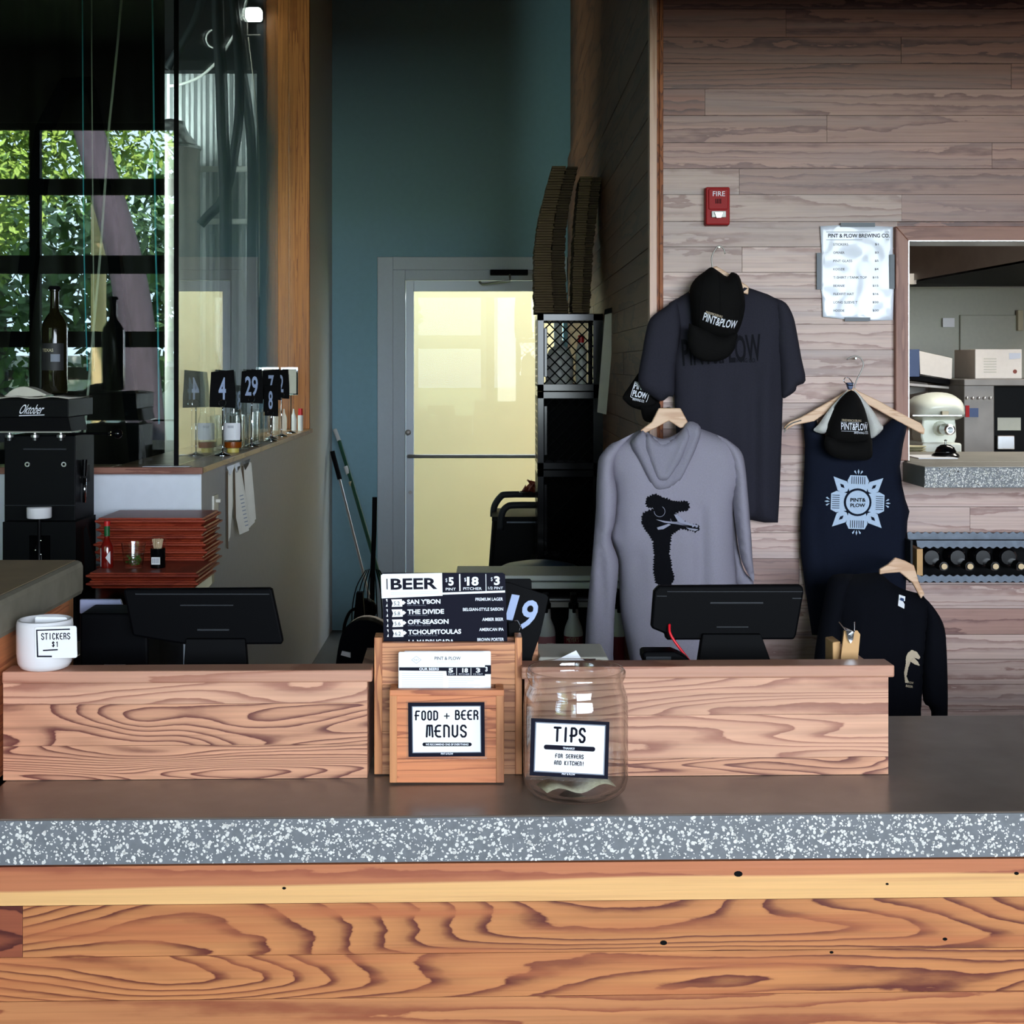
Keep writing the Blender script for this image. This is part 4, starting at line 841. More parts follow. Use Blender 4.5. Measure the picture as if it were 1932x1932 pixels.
for pl in ([(1266, 966), (1272, 966), (1286, 979), (1300, 984), (1311, 986.5), (1312, 989), (1298, 987), (1284, 984), (1274, 980)], [(1232, 975), (1250, 978), (1272, 980), (1292, 985), (1311, 989), (1310, 991), (1290, 988), (1270, 984), (1248, 981)], [(1234, 990), (1256, 983), (1260, 985), (1246, 993), (1236, 994)], [(1288, 990), (1300, 992), (1312, 994), (1306, 997), (1294, 994)], [(1299, 986), (1303, 985), (1304, 989), (1300, 990)]):
    shape(pl, lm, 'bird_light', h, 'print_highlight')
for cx, cy, rr in ((1239, 960, 10), (1267, 974, 7.5)):
    build('print_ring', MB().tube([lm(cx + rr * math.cos(a * .35), cy + rr * math.sin(a * .35)) for a in range(-3, 10)], .0008, 4), 'bird_light', h)
hanger('hanger', 'flat-topped wooden hanger inside the grey hoodie', DH - .035, [[(1243, 770), (1284, 770), (1298, 796), (1296, 806), (1284, 808), (1262, 794), (1240, 806), (1216, 818), (1208, 812), (1230, 796)]], None)
single('peg', MB().tube([Pw(1262, 776, DH - .03), Pw(1262, 772, DW + .01)], .008, 10), 'steel_dull', 'metal peg carrying the hoodie hanger', 'peg', smooth=40)
# navy tank top
DK = DW - .04
t = thing('tank_top', 'navy tank top with a pale round emblem on the plank wall', 'tank top', Pw(1610, 1200, DK))
kp = [(1512, 786), (1524, 781), (1537, 777), (1542, 800), (1556, 822), (1578, 838), (1604, 843), (1632, 836), (1655, 816), (1676, 797), (1696, 781), (1715, 789), (1710, 812), (1704, 838), (1698, 880), (1702, 915), (1708, 942), (1716, 965), (1712, 984), (1711, 1010), (1710, 1080), (1708, 1160), (1704, 1201), (1620, 1204), (1532, 1198), (1520, 1113), (1511, 1045), (1510, 1000), (1510, 968), (1514, 955), (1517, 902), (1519, 840), (1516, 805)]
ko, km = puff('body', kp, DK, .04, 45, 'tank_cloth', t, fold_sum((1532, 950, 1548, 1190, 8, -.008), (1560, 1000, 1566, 1190, 16, .006), (1690, 900, 1694, 1100, 8, .008), (1524, 960, 1538, 1100, 9, .008)), 9)
em = lambda x, y: km(x, y, .0022); em2 = lambda x, y: km(x, y, .0034); em3 = lambda x, y: km(x, y, .0046)
EX, EY = 1611, 945
for a in range(4):
    q = lambda pts: rotp(pts, EX, EY, 90 * a + 2)
    shape(q([(EX - 16, EY - 18), (EX - 20, EY - 40), (EX - 15, EY - 50), (EX + 15, EY - 50), (EX + 20, EY - 40), (EX + 16, EY - 18)]), em, 'emblem', t, 'emblem', tri=8)
    for k in range(7): x = EX - 12 + k * 4; build('emblem_line', MB().add([em2(*p) for p in q([(x - .6, EY - 48), (x + .6, EY - 48), (x + .6, EY - 34), (x - .6, EY - 34)])], [(0, 1, 2, 3)]), 'tank_cloth', t, fix=False)
    c45 = lambda pts: rotp(pts, EX, EY, 90 * a + 47)
    shape(c45([(EX, EY - 66), (EX + 12, EY - 42), (EX + 9, EY - 32), (EX, EY - 28), (EX - 9, EY - 32), (EX - 12, EY - 42)]), em, 'emblem', t, 'emblem', tri=8)
    shape(c45([(EX, EY - 48), (EX + 3, EY - 42), (EX, EY - 36), (EX - 3, EY - 42)]), em2, 'tank_cloth', t, 'emblem_line')
    for dx in (-6, 0, 6): shape(q([(EX + dx * .6, EY - 52), (EX + dx * 1.1 - 1.8, EY - 57), (EX + dx * 1.1, EY - 62 + abs(dx) * .4), (EX + dx * 1.1 + 1.8, EY - 57)]), em, 'emblem', t, 'emblem')
shape(ngon(EX, EY, 26, 26, 28), em2, 'tank_cloth', t, 'emblem_ring', tri=8); shape(ngon(EX, EY, 22, 22, 28), em3, 'emblem', t, 'emblem_disc', tri=8)
e4 = lambda x, y: km(x, y, .0058)
text('PINT&', EX - 14, EY - 8, EX + 15, EY - 1, e4, 'tee_print', t, .03); text('PLOW', EX - 14, EY + 2, EX + 14, EY + 9, e4, 'tee_print', t, .03)
hanger('hanger', 'curved wooden hanger with metal hook holding the navy tank top', DK - .022, [[(1601, 736), (1611, 731), (1620, 738), (1660, 757), (1695, 777), (1738, 799), (1745, 810), (1744, 820), (1736, 817), (1700, 798), (1650, 770), (1611, 750), (1570, 772), (1536, 795), (1500, 802), (1482, 812), (1479, 806), (1490, 796), (1512, 787), (1560, 760)]], [(1612, 733), (1616, 718), (1624, 702), (1629, 688), (1624, 676), (1612, 672), (1598, 678)])
build('trouser_bar', wire([(1480, 816), (1484, 806), (1496, 798), (1512, 793)], DK - .03, .0018), 'steel_dull', bpy.data.objects['hanger.002'])
c = thing('trucker_cap', 'dark brown trucker cap with white mesh sides on the tank top hanger', 'cap', Pw(1603, 868, DK - .06))
puff('mesh_panel', spline2([(1602, 733), (1585, 750), (1563, 774), (1545, 800), (1535, 812), (1556, 818), (1566, 800), (1580, 770)], 3, True), DK - .05, .02, 14, 'cap_mesh_white', c, None, 7)
puff('mesh_panel', spline2([(1610, 733), (1625, 748), (1645, 772), (1660, 796), (1666, 810), (1642, 828), (1636, 800), (1622, 765)], 3, True), DK - .05, .02, 14, 'cap_mesh_white', c, None, 7)
o, m = puff('crown', spline2([(1606, 736), (1616, 742), (1628, 762), (1637, 790), (1642, 818), (1642, 836), (1620, 842), (1590, 842), (1562, 834), (1559, 815), (1566, 788), (1580, 760), (1596, 742)], 3, True), DK - .062, .06, 44, 'cap_cloth', c, None, 7)
puff('bill', spline2([(1558, 822), (1580, 830), (1604, 834), (1628, 832), (1644, 826), (1646, 845), (1645, 862), (1632, 869), (1610, 868), (1585, 866), (1564, 856), (1555, 840)], 3, True), DK - .10, .022, 22, 'cap_cloth', c, None, 7)
text('PINT&PLOW', 1579, 797, 1630, 810, lambda x, y: m(x, y, .003), 'print_white', c, .01, roll=R(2), cut=6); text('FREDERICKSBURG', 1581, 790, 1616, 794, lambda x, y: m(x, y, .003), 'bird_tan', c, roll=R(2)); text('BREWING CO.', 1602, 813, 1631, 817, lambda x, y: m(x, y, .003), 'print_white', c, roll=R(2))
for y in (795, 811.5): build('badge_line', MB().tube([m(1579, y, .003), m(1604, y + .6, .003), m(1630, y + 1.2, .003)], .0005, 4), 'print_white', c)
b = thing('binder_clip', 'blue and silver binder clip pinning the trucker cap to the hook', 'clip', Pw(1606, 728, DK - .06))
build('clip', MB().prism([(1598, 722), (1612, 722), (1608, 735), (1602, 735)], DK - .075, DK - .055), 'blue_dark', b, bevel=.002); build('wire_loop', wire([(1595, 712), (1592, 719), (1600, 726), (1610, 726), (1602, 714), (1597, 712)], DK - .078, .0013, 4), 'chrome', b)
# black long sleeve shirt in front, low
DS = DW - .33
t = thing('long_sleeve_shirt', 'black long-sleeved shirt with small tan ostrich, right of the bar', 'shirt', Pw(1660, 1400, DS))
so_, sm = puff('body', spline2([(1661, 1080), (1680, 1098), (1705, 1112), (1742, 1124), (1752, 1150), (1748, 1190), (1742, 1250), (1739, 1321), (1737, 1349), (1736, 1420), (1640, 1424), (1560, 1420), (1552, 1330), (1560, 1250), (1572, 1180), (1566, 1130), (1580, 1090), (1620, 1083)], 3, True), DS, .06, 50, 'black_cloth', t, fold_sum((1620, 1120, 1610, 1400, 16, .01), (1690, 1150, 1690, 1400, 12, -.01), (1730, 1150, 1728, 1400, 10, .01)), 9)
puff('sleeve', spline2([(1610, 1083), (1571, 1085), (1559, 1110), (1553, 1145), (1546, 1178), (1536, 1246), (1532, 1340), (1560, 1400), (1575, 1330), (1582, 1250), (1590, 1160)], 3, True), DS - .02, .04, 22, 'black_cloth', t, None, 9)
puff('sleeve', spline2([(1742, 1125), (1760, 1144), (1779, 1175), (1785, 1209), (1788, 1284), (1788, 1349), (1786, 1420), (1760, 1420), (1757, 1342), (1742, 1322), (1740, 1260), (1744, 1190)], 3, True), DS - .02, .035, 18, 'black_cloth', t, fold_sum((1764, 1180, 1768, 1400, 10, -.008)), 9)
build('neck_tag', MB().add([sm(x, y, .004) for x, y in ((1688, 1117), (1700, 1121), (1695, 1142), (1683, 1136))], [(0, 1, 2, 3)]), 'paper', t, fix=False); build('tag_mark', MB().add([sm(x, y, .006) for x, y in ((1690, 1122), (1696, 1124), (1695, 1129), (1688, 1126))], [(0, 1, 2, 3)]), 'blue_dark', t, fix=False)
sm2 = lambda x, y: sm(x, y, .003)
shape(fluffy([(1701, 1224), (1708, 1218), (1718, 1222), (1725, 1232), (1722, 1236), (1712, 1232), (1720, 1240), (1724, 1248), (1716, 1246), (1706, 1240), (1702, 1252), (1699, 1268), (1703, 1278), (1697, 1280), (1695, 1262), (1698, 1244), (1698, 1232)], .5), sm2, 'bird_tan', t, 'ostrich_print')
text('CROW', 1699, 1277, 1712, 1281, sm2, 'bird_tan', t, roll=R(8)); text('BEER', 1698, 1284, 1711, 1288, sm2, 'bird_tan', t, .01, roll=R(8))
hanger('hanger', 'wooden hanger tilted in the black long-sleeved shirt', DS - .03, [[(1660, 1074), (1676, 1065), (1690, 1052), (1708, 1058), (1725, 1067), (1729, 1080), (1734, 1098), (1745, 1121), (1738, 1130), (1722, 1100), (1698, 1080), (1672, 1082), (1660, 1084)]], None)
single('peg', MB().tube([Pw(1703, 1064, DS - .025), Pw(1703, 1062, DW + .01)], .007, 10), 'steel_dull', 'metal peg carrying the hanger of the black shirt', 'peg', smooth=40)
# fire alarm
fa = thing('fire_alarm', 'red fire alarm strobe on the plank wall', 'fire alarm', Pw(1354, 424, DW))
build('housing', MB().prism(rrect(1332, 353, 1377, 424, 3), DW - .035, DW - .001, inset=1.03), 'red_alarm', fa, bevel=.003)
m = flat(DW - .035); build('plate', MB().prism(rrect(1337, 356, 1374, 395, 3), DW - .039, DW - .034), 'red_alarm', fa, bevel=.002)
build('strobe', MB().prism([(1343, 398), (1370, 398), (1370, 410), (1343, 410)], DW - .045, DW - .034), 'bottle_white', fa, bevel=.002)
build('lens', MB().prism([(1348, 400), (1365, 400), (1361, 411), (1352, 411)], DW - .052, DW - .044), 'steel', fa, bevel=.001)
text('FIRE', 1345, 361, 1368, 370, flat(DW - .039), 'print_white', fa)
for k in range(4): shape([(1350 + k * 3, 375), (1351.5 + k * 3, 375), (1351.5 + k * 3, 384), (1350 + k * 3, 384)], flat(DW - .039), 'black_satin', fa, 'speaker_slot')
# price sheet
ps = thing('price_sheet', 'white plastic-covered price sheet taped beside the hatch', 'price list', Pw(1616, 604, DW))
def pmap(x, y, off=.001):
    p = Pw(x, y, DW - .006); p.y -= off + .003 * (.5 + .5 * math.sin(x * .06 + y * .035)) + .002 * noise.noise(Vector((x * .05, y * .04, 1))); return p
pp = [(1547, 427), (1580, 425), (1640, 426), (1684, 428), (1684, 480), (1686, 545), (1684, 604), (1650, 605), (1600, 603), (1552, 598), (1551, 560), (1548, 540), (1550, 480)]
v_, f_ = fill2d(pp, 6); mb = MB().add([pmap(x, y, 0) for x, y in v_], f_); sh = build('sheet', mb, 'paper_gloss', ps, smooth=True); so = sh.modifiers.new('solid', 'SOLIDIFY'); so.thickness = .0008; so.offset = 1
pm = lambda x, y: pmap(x, y, .0016)
for y in (437.5, 452): shape([(1558, y), (1677, y), (1677, y + .9), (1558, y + .9)], pm, 'ink_grey', ps, 'rule', tri=6)
text('PINT & PLOW BREWING CO.', 1562, 441, 1678, 448.5, pm, 'ink', ps, .02, cut=12)
for k, (a, b) in enumerate((('STICKERS', '$1'), ('OPENER', '$3'), ('PINT GLASS', '$5'), ('KOOZIE', '$4'), ('T-SHIRT / TANK TOP', '$15'), ('BEANIE', '$15'), ('FLEXFIT HAT', '$16'), ('LONG SLEEVE T', '$20'), ('HOODIE', '$30'))):
    y = 459 + k * 15.6; text(a, 1572, y, 1572 + len(a) * 3.5, y + 4.5, pm, 'ink', ps, .005, cut=4); text(b, 1657 - len(b) * 4 + 1, y, 1657, y + 4.5, pm, 'ink', ps, .01)
for r_ in ((1586, 420, 1651, 428), (1594, 599, 1642, 606), (1541, 477, 1550, 546), (1679, 480, 1688, 545)): build('tape', MB().rect(*r_, DW - .014, DW - .0125), 'tape', ps)
# wine rack on the wall
wk = thing('wine_rack', 'galvanised wall wine rack at the right edge', 'wine rack', Pw(1820, 1100, DW - .1))
DR = DW - .12
def wavy(x0, x1, y0, y1, wt, wb):
    top = [(x, y0 + (1.8 * math.sin(x * .42) if wt else 0)) for x in np.arange(x0, x1, 3)]; bot = [(x, y1 + (1.8 * math.sin(x * .42) if wb else 0)) for x in np.arange(x1, x0, -3)]; return top + bot
build('rail', MB().prism(wavy(1712, 2010, 1005, 1018, 1, 0), DR + .06, DR + .064), 'galv', wk); build('rail', MB().prism(wavy(1729, 2010, 1020, 1033, 0, 1), DR, DR + .004), 'galv', wk); build('rail', MB().prism(wavy(1729, 2010, 1086, 1098, 1, 1), DR, DR + .004), 'galv', wk)
build('end_block', MB().rect(1730, 1036, 1741, 1086, DR + .006, DR + .1), 'kraft', wk); build('back', MB().rect(1716, 1006, 2010, 1099, DW - .008, DW - .001), 'black_satin', wk); build('end_panel', MB().box(Pw(1722, 0, DR).x - .006, Pw(1722, 0, DR).x, DR, DW - .001, Pw(0, 1098, DR).z, Pw(0, 1020, DR).z), 'grey_plastic', wk)
for k, px in enumerate((1782, 1831, 1879, 1927)):
    c = Pw(px, 1069, DR + .01); b = thing('wine_bottle', ('leftmost', 'second', 'third', 'rightmost')[k] + ' of the dark bottles lying in the wall wine rack', 'bottle', c, group='bottles in the wine rack')
    rot = Matrix.Translation(c) @ Matrix.Rotation(R(-90), 4, 'X')
    build('glass', MB().lathe([(.013, .005), (.0145, .012), (.0145, .09), (1e-5, .09)], n=20).xf(rot), 'black_gloss', b, smooth=35)
    build('cork', MB().lathe([(1e-5, 0), (.0085, 0), (.0085, .012)], n=16).xf(rot), 'cork', b)
    c2 = Pw(px - 24, 1052, DR + .05); b2 = single('wine_bottle', MB().lathe([(1e-5, 0), (.021, 0), (.027, .006), (.027, .055)], n=20).xf(Matrix.Translation(c2) @ Matrix.Rotation(R(-90), 4, 'X')), 'black_gloss', ('dark bottle end just behind the ' + ('leftmost', 'second', 'third', 'rightmost')[k] + ' cork in the rack'), 'bottle', group='bottles in the wine rack', smooth=35)
# ================================================================== KITCHEN HATCH
hc = single('hatch_counter', MB().box(xw(1703), 3.0, 4.03, DW - .0015, 1.301, 1.361).box(1.24, 2.45, DW - .0015, 4.73, 1.301, 1.361), 'concrete_hatch', 'concrete hatch counter jutting from the plank wall at right', 'countertop', bevel=.003)
build('front_edge', MB().box(xw(1703), 3.0, 4.027, 4.03, 1.302, 1.359), 'concrete_edge', hc)
c = build('aggregate', chips(xw(1703), 1.75, 1.3025, 1.3585, 4.0266, 1900, random.Random(9), .0036), 'chips', hc, fix=False); c['kind'] = 'stuff'
def ktop(px0, py0, px1, py1, d0, d1): return MB().rect(px0, py0, px1, py1, d0, d1)
kt = thing('kitchen_table', 'stainless kitchen work table behind the hatch', 'table', (2.2, 5.4, 0))
build('top', MB().box(1.3, 3.4, 4.95, 5.9, 1.275, 1.31), 'steel_dull', kt, bevel=.004)
for x, y in ((1.35, 5.0), (3.35, 5.0), (1.35, 5.85), (3.35, 5.85)): build('leg', MB().tube([(x, y, 0), (x, y, 1.275)], .02, 10), 'steel_dull', kt, smooth=40)
ZT = 1.3102
def onk(px, D): return Vector(((px - PX) / F * D, D, ZT))
mx = thing('stand_mixer', 'white stand mixer seen end-on in the hatch', 'mixer', onk(1768, 5.2))
K = F / 5.2; mc = onk(1768, 5.2)
zz = lambda py, D=5.2: CZ - (py - PY) / F * D
build('column', MB().prism(spline2([(1742, 785), (1748, 760), (1795, 760), (1802, 785), (1800, 840), (1742, 840)], 3, True), 5.2, 5.32), 'mixer_white', mx, smooth=50, bevel=.006)
puff('head', spline2([(1718, 780), (1721, 760), (1740, 744), (1768, 740), (1796, 744), (1812, 758), (1816, 782), (1806, 792), (1768, 793), (1728, 792)], 3, True), 5.2, .10, 30, 'mixer_white', mx, None, 6, back=2)
build('foot', MB().prism(rrect(1740, 836, 1815, 865.5, 5), 5.12, 5.36), 'mixer_white', mx, bevel=.006)
hub = Pw(1792, 811, 5.09); build('attachment_hub', MB().lathe([(.02, 0), (.02, .06), (.014, .066), (.011, .066), (.011, .02), (1e-5, .02)], n=18).xf(Matrix.Translation(hub + Vector((0, .06, 0))) @ Matrix.Rotation(R(90), 4, 'X')), 'steel', mx, smooth=40)
build('hub_collar', MB().lathe([(.028, 0), (.028, .02), (.02, .03)], n=18).xf(Matrix.Translation(hub + Vector((0, .13, 0))) @ Matrix.Rotation(R(90), 4, 'X')), 'mixer_white', mx, smooth=40)
build('trim_band', MB().rect(1722, 783, 1815, 785, 5.095, 5.10), 'steel', mx); build('badge', MB().rect(1778, 776, 1790, 783, 5.09, 5.10), 'label_silver', mx)
sb = thing('service_bell', 'black and chrome service bell on the hatch counter', 'bell', (Pw(1784, 855, 4.5).x, 4.45, 1.361))
bc = (Pw(1784, 0, 4.45).x, 4.45, 1.3612)
build('base', MB().lathe([(1e-5, 0), (.042, 0), (.042, .006), (.036, .012), (1e-5, .012)], bc, 28), 'black_gloss', sb, smooth=40); build('dome', MB().lathe([(.033, .012), (.032, .018), (.026, .030), (.014, .038), (1e-5, .040)], bc, 28), 'black_gloss', sb, smooth=True); build('button', MB().lathe([(.003, .038), (.003, .05), (.006, .052), (1e-5, .055)], bc, 12), 'chrome', sb, smooth=40)
pl_ = Pw(1735, 0, 4.45); single('plate', MB().box(pl_.x - .03, pl_.x + .09, 4.36, 4.52, 1.3612, 1.364), 'paper', 'white order slip lying flat beside the service bell', 'paper')
for k in range(6):
    single('bowl', MB().lathe([(1e-5, 0), (.03, 0), (.048, .008), (.05, .010), (.044, .010), (.03, .004), (1e-5, .004)], (onk(1728, 4.98).x, 4.98 + .05, ZT + .0002 + k * .0085), 24), 'cream_board', ('lowest', 'second lowest', 'third', 'fourth', 'second highest', 'topmost')[k] + ' cream dish in the small stack left of the mixer', 'dish', group='stack of cream dishes', smooth=40)
ov = thing('steel_oven', 'stainless countertop oven with five knobs in the hatch', 'oven', onk(1880, 5.4))
build('body', MB().rect(1876, 722, 2050, 855, 5.46, 5.85), 'black_paint', ov); build('control_panel', MB().rect(1819, 722, 1876, 855, 5.4, 5.85), 'steel_brushed', ov, bevel=.003); build('top_panel', MB().rect(1819, 715, 2050, 728, 5.39, 5.85), 'steel_brushed', ov, bevel=.003)
for k in range(5): build('knob', MB().ball(Pw(1825 + k * 11, 751, 5.39), .006, 10), 'chrome', ov, smooth=True)
build('badge', MB().rect(1822, 765, 1829, 787, 5.395, 5.4), 'red_alarm', ov); build('badge', MB().rect(1829, 770, 1846, 787, 5.395, 5.4), 'blue_dark', ov)
build('door_window', MB().rect(1882, 788, 1926, 812, 5.455, 5.46), 'kitchen_wall', ov); build('drawer', MB().rect(1882, 822, 1915, 848, 5.43, 5.46), 'steel', ov, bevel=.003)
bx_ = thing('white_carton', 'white printed carton standing on the countertop oven', 'box', Pw(1885, 715, 5.5))
build('carton', MB().rect(1840, 659, 1928, 714.5, 5.5, 5.75), 'white_box', bx_, bevel=.002); m = flat(5.5)
for k in range(6): shape([(1856, 676 + k * 5), (1880, 676 + k * 5), (1880, 678 + k * 5), (1856, 678 + k * 5)], m, 'paper_aged', bx_, 'fine_print')
shape(ngon(1915, 701, 4, 4, 12), m, 'onion', bx_, 'printed_mark'); shape([(1904, 666), (1926, 666), (1926, 676), (1904, 678)], m, 'ink_faint', bx_, 'printed_mark')
bd = thing('ring_binder', 'white and blue ring binder lying over the mixer', 'binder', Pw(1755, 720, 5.6))
build('cover', MB().prism([(1734, 662), (1797, 676), (1796, 716), (1736, 706)], 5.55, 5.6), 'white_box', bd, bevel=.002); build('spine', MB().rect(1710, 659, 1735, 711, 5.55, 5.62), 'blue_dark', bd, bevel=.002)
build('pages', MB().prism([(1715, 711), (1736, 708), (1796, 718), (1794, 726), (1716, 716)], 5.56, 5.75), 'black_satin', bd)
ks = thing('wall_shelf', 'small kitchen shelf carrying the ring binder', 'shelf', (Pw(1755, 730, 5.7).x, 6.0, 1.5))
build('board', MB().prism([(1706, 722), (1796, 730), (1796, 734), (1706, 727)], 5.58, 6.6), 'white_box', ks); build('bracket', MB().prism([(1710, 728), (1770, 734), (1716, 744)], 5.9, 6.6), 'steel_dull', ks)
kh = thing('extractor_hood', 'stainless extractor hood slanting across the hatch top', 'hood', (2.2, 5.4, 2.2))
build('hood_face', MB().add([Pw(1690, 535, 5.9), Pw(2050, 470, 5.0), Pw(2050, 380, 5.0), Pw(1690, 400, 5.9), Pw(1690, 540, 6.58), Pw(2050, 545, 6.58), Pw(2050, 380, 6.58), Pw(1690, 400, 6.58)], [(0, 1, 2, 3), (4, 7, 6, 5), (3, 2, 6, 7), (0, 3, 7, 4), (1, 5, 6, 2)]), 'steel_dull', kh)
build('inner_lining', MB().add([Pw(1716, 534, 5.92), Pw(2049, 475, 5.05), Pw(2049, 540, 6.57), Pw(1700, 541, 6.57)], [(0, 1, 2, 3)]), 'black_satin', kh, fix=False)
build('corner_block', MB().rect(1714, 516, 1729, 536, 5.80, 5.89), 'white_box', kh)
single('wall_notice', MB().rect(1779, 600, 1801, 617, 6.575, 6.58), 'paper', 'small notice on the kitchen wall', 'notice'); single('hanging_bracket', MB().rect(1921, 585, 1931, 624, 6.55, 6.578), 'label_silver', 'brass wall bracket at the right edge of the hatch', 'bracket', bevel=.003)
kl = light('kitchen_lamp', 'AREA', (2.4, 5.0, 2.70), (0, 0, 0), 48, (1, .96, .86), shape='RECTANGLE', size=1.2, size_y=.5)
# ================================================================== PASSAGE
def pole(name, label, cat, parts, group=None):
    t = thing(name, label, cat, Pw(*parts[0][1][-1][:3]), group=group)
    for nm, pts, r, mt in parts: build(nm, MB().tube([Pw(*p) for p in pts], r, 10), mt, t, smooth=40)
    return t
pole('mop', 'mop with silver handle and black grip leaning in the corner', 'mop', [('handle', [(641, 905, 8.55), (705, 1160, 8.2), (735, 1290, 8.1)], .008, 'steel'), ('grip', [(627, 851, 8.6), (629, 860, 8.6), (641, 904, 8.55)], .014, 'black_satin')])
pole('broom', 'broom with green handle leaning against the teal wall', 'broom', [('handle', [(640, 832, 8.7), (664, 910, 8.6), (712, 1075, 8.4), (760, 1250, 8.2)], .0125, 'green_pole'), ('tip', [(632, 811, 8.75), (640, 832, 8.7)], .0125, 'bottle_white'), ('band', [(652, 880, 8.63), (657, 894, 8.62)], .0132, 'bottle_white'), ('sticker', [(661, 908, 8.6), (664, 916, 8.6)], .0132, 'label_silver')])
pole('dustpan_pole', 'black pole handle standing before the exit door frame', 'dustpan', [('handle', [(707, 938, 7.6), (706, 1000, 7.6), (703, 1080, 7.6), (700, 1250, 7.6)], .013, 'black_satin'), ('pan', [(700, 1250, 7.6), (698, 1330, 7.6)], .05, 'black_satin')])
fn = thing('fan_cage', 'black wire fan cage on the floor by the broom', 'fan', Pw(692, 1200, 7.2))
for k in range(9):
    a = k / 8; build('wire', MB().tube(spline([Pw(690 + 26 * a, 1072 + 8 * abs(a - .5), 7.3), Pw(672 + 60 * a, 1110, 7.1 + .3 * a), Pw(664 + 76 * a, 1160, 7.1 + .3 * a), Pw(668 + 70 * a, 1220, 7.15)], 5), .003, 5), 'black_satin', fn)
build('motor', MB().ball(Pw(690, 1150, 7.35), .06, 14), 'black_plastic', fn, smooth=True); build('base', MB().prism([(650, 1190), (735, 1185), (745, 1300), (640, 1300)], 7.2, 7.5), 'black_satin', fn, bevel=.01)
build('bracket', MB().prism([(672, 1118), (684, 1118), (690, 1200), (664, 1200)], 7.1, 7.15), 'black_plastic', fn, bevel=.003)
single('hose', MB().tube(spline([Pw(648, 1215, 7.0), Pw(650, 1180, 7.0), Pw(660, 1155, 7.05), Pw(672, 1148, 7.1)], 5), .008, 8), 'black_satin', 'black hose arching beside the fan cage', 'hose', smooth=True)
single('tool_bag', MB().prism(spline2([(632, 1262), (640, 1210), (655, 1180), (690, 1170), (730, 1190), (745, 1262), (740, 1360), (640, 1360)], 3, True), 6.6, 6.85, inset=.9), 'black_cloth', 'black bag slumped on the floor under the fan cage', 'bag', bevel=.01)
single('white_tag', MB().prism([(645, 1229), (661, 1232), (661, 1241), (643, 1236)], 6.585, 6.6), 'paper', 'small white tag lying on the black bag', 'tag')
# milk crates, each lying on its side
DC = 6.05
def crate(x0, y0, x1, y1, label, contents=None):
    t = thing('milk_crate', label, 'crate', Pw((x0 + x1) / 2, y1, DC), group='stack of milk crates')
    A = Pw(x0, y1, DC); B = Pw(x1, y0, DC); X0, X1, Z0, Z1 = A.x, B.x, A.z, B.z; dp = .33; w_ = X1 - X0; hh = Z1 - Z0
    fr = MB()
    for y in (DC, DC + dp - .02):
        fr.box(X0, X1, y, y + .02, Z0, Z0 + .03).box(X0, X1, y, y + .02, Z1 - .03, Z1).box(X0, X0 + .028, y, y + .02, Z0, Z1).box(X1 - .045, X1, y, y + .02, Z0, Z1)
    for x in (X0, X1 - .02):
        for z in (Z0, Z1 - .02): fr.box(x, x + .02, DC, DC + dp, z, z + .02)
    build('frame', fr, 'black_gloss', t, bevel=.002)
    build('side_wall', MB().box(X1 - .008, X1 - .002, DC + .02, DC + dp - .02, Z0 + .02, Z1 - .02), 'black_plastic', t)
    build('floor_panel', MB().box(X0 + .02, X1 - .02, DC + .02, DC + dp - .02, Z0, Z0 + .006), 'black_plastic', t); build('top_panel', MB().box(X0 + .02, X1 - .02, DC + .02, DC + dp - .02, Z1 - .006, Z1), 'black_plastic', t)
    la = MB(); st = .046; n = 14                                                       # diagonal lattice front
    fx0, fx1, fz0, fz1 = X0 + .028, X1 - .045, Z0 + .03, Z1 - .03
    for sgn in (1, -1):
        for k in range(-14, 22):
            c0 = fx0 + k * st; pts = []
            for z in (fz0, fz1):
                pts.append((c0 + sgn * (z - fz0), z))
            (xa, za), (xb, zb) = pts
            def clip(xa, za, xb, zb):
                t0, t1 = 0, 1; dx = xb - xa
                for lo in (fx0, fx1):
                    pass
                ta, tb = (fx0 - xa) / dx, (fx1 - xa) / dx
                t0 = max(0, min(ta, tb)); t1 = min(1, max(ta, tb))
                return (xa + dx * t0, za + (zb - za) * t0, xa + dx * t1, za + (zb - za) * t1) if t1 > t0 + .02 else None
            q = clip(xa, za, xb, zb)
            if q: la.tube([(q[0], DC + .008, q[1]), (q[2], DC + .008, q[3])], .0035, 4)
    build('lattice', la, 'black_plastic', t)['kind'] = 'stuff'
    build('handle_bar', MB().box(X0 + .028, X0 + .042, DC, DC + .014, Z0 + .06, Z1 - .06), 'black_gloss', t, bevel=.002)
    if contents: build('back_panel', MB().box(X0 + .02, X1 - .02, DC + dp - .026, DC + dp - .02, Z0 + .02, Z1 - .02), 'black_plastic', t)
    sl = MB()
    for k in range(9): sl.box(X0, X0 + .006, DC + .03 + k * .032, DC + .038 + k * .032, Z0 + .02, Z1 - .02)
    for k in range(9): sl.box(X0, X0 + .006, DC + .02, DC + dp - .02, Z0 + .03 + k * .03, Z0 + .036 + k * .03)
    build('side_grid', sl, 'black_gloss', t)['kind'] = 'stuff'
    return X0, X1, Z0, Z1
c1 = crate(1014, 592, 1139, 738, 'top milk crate of the stack, holding a pale jug'); c2_ = crate(1014, 739, 1139, 886, 'middle milk crate of the stack', 1); crate(1014, 887, 1139, 1066, 'bottom milk crate of the stack', 1)
single('crate_support', MB().box(c1[0] - .02, c1[1] + .02, DC + .01, DC + .34, 0, Pw(0, 1066.5, DC).z), 'black_satin', 'dark stand under the stack of milk crates', 'stand')
jx = (c1[0] + c1[1]) / 2 - .02
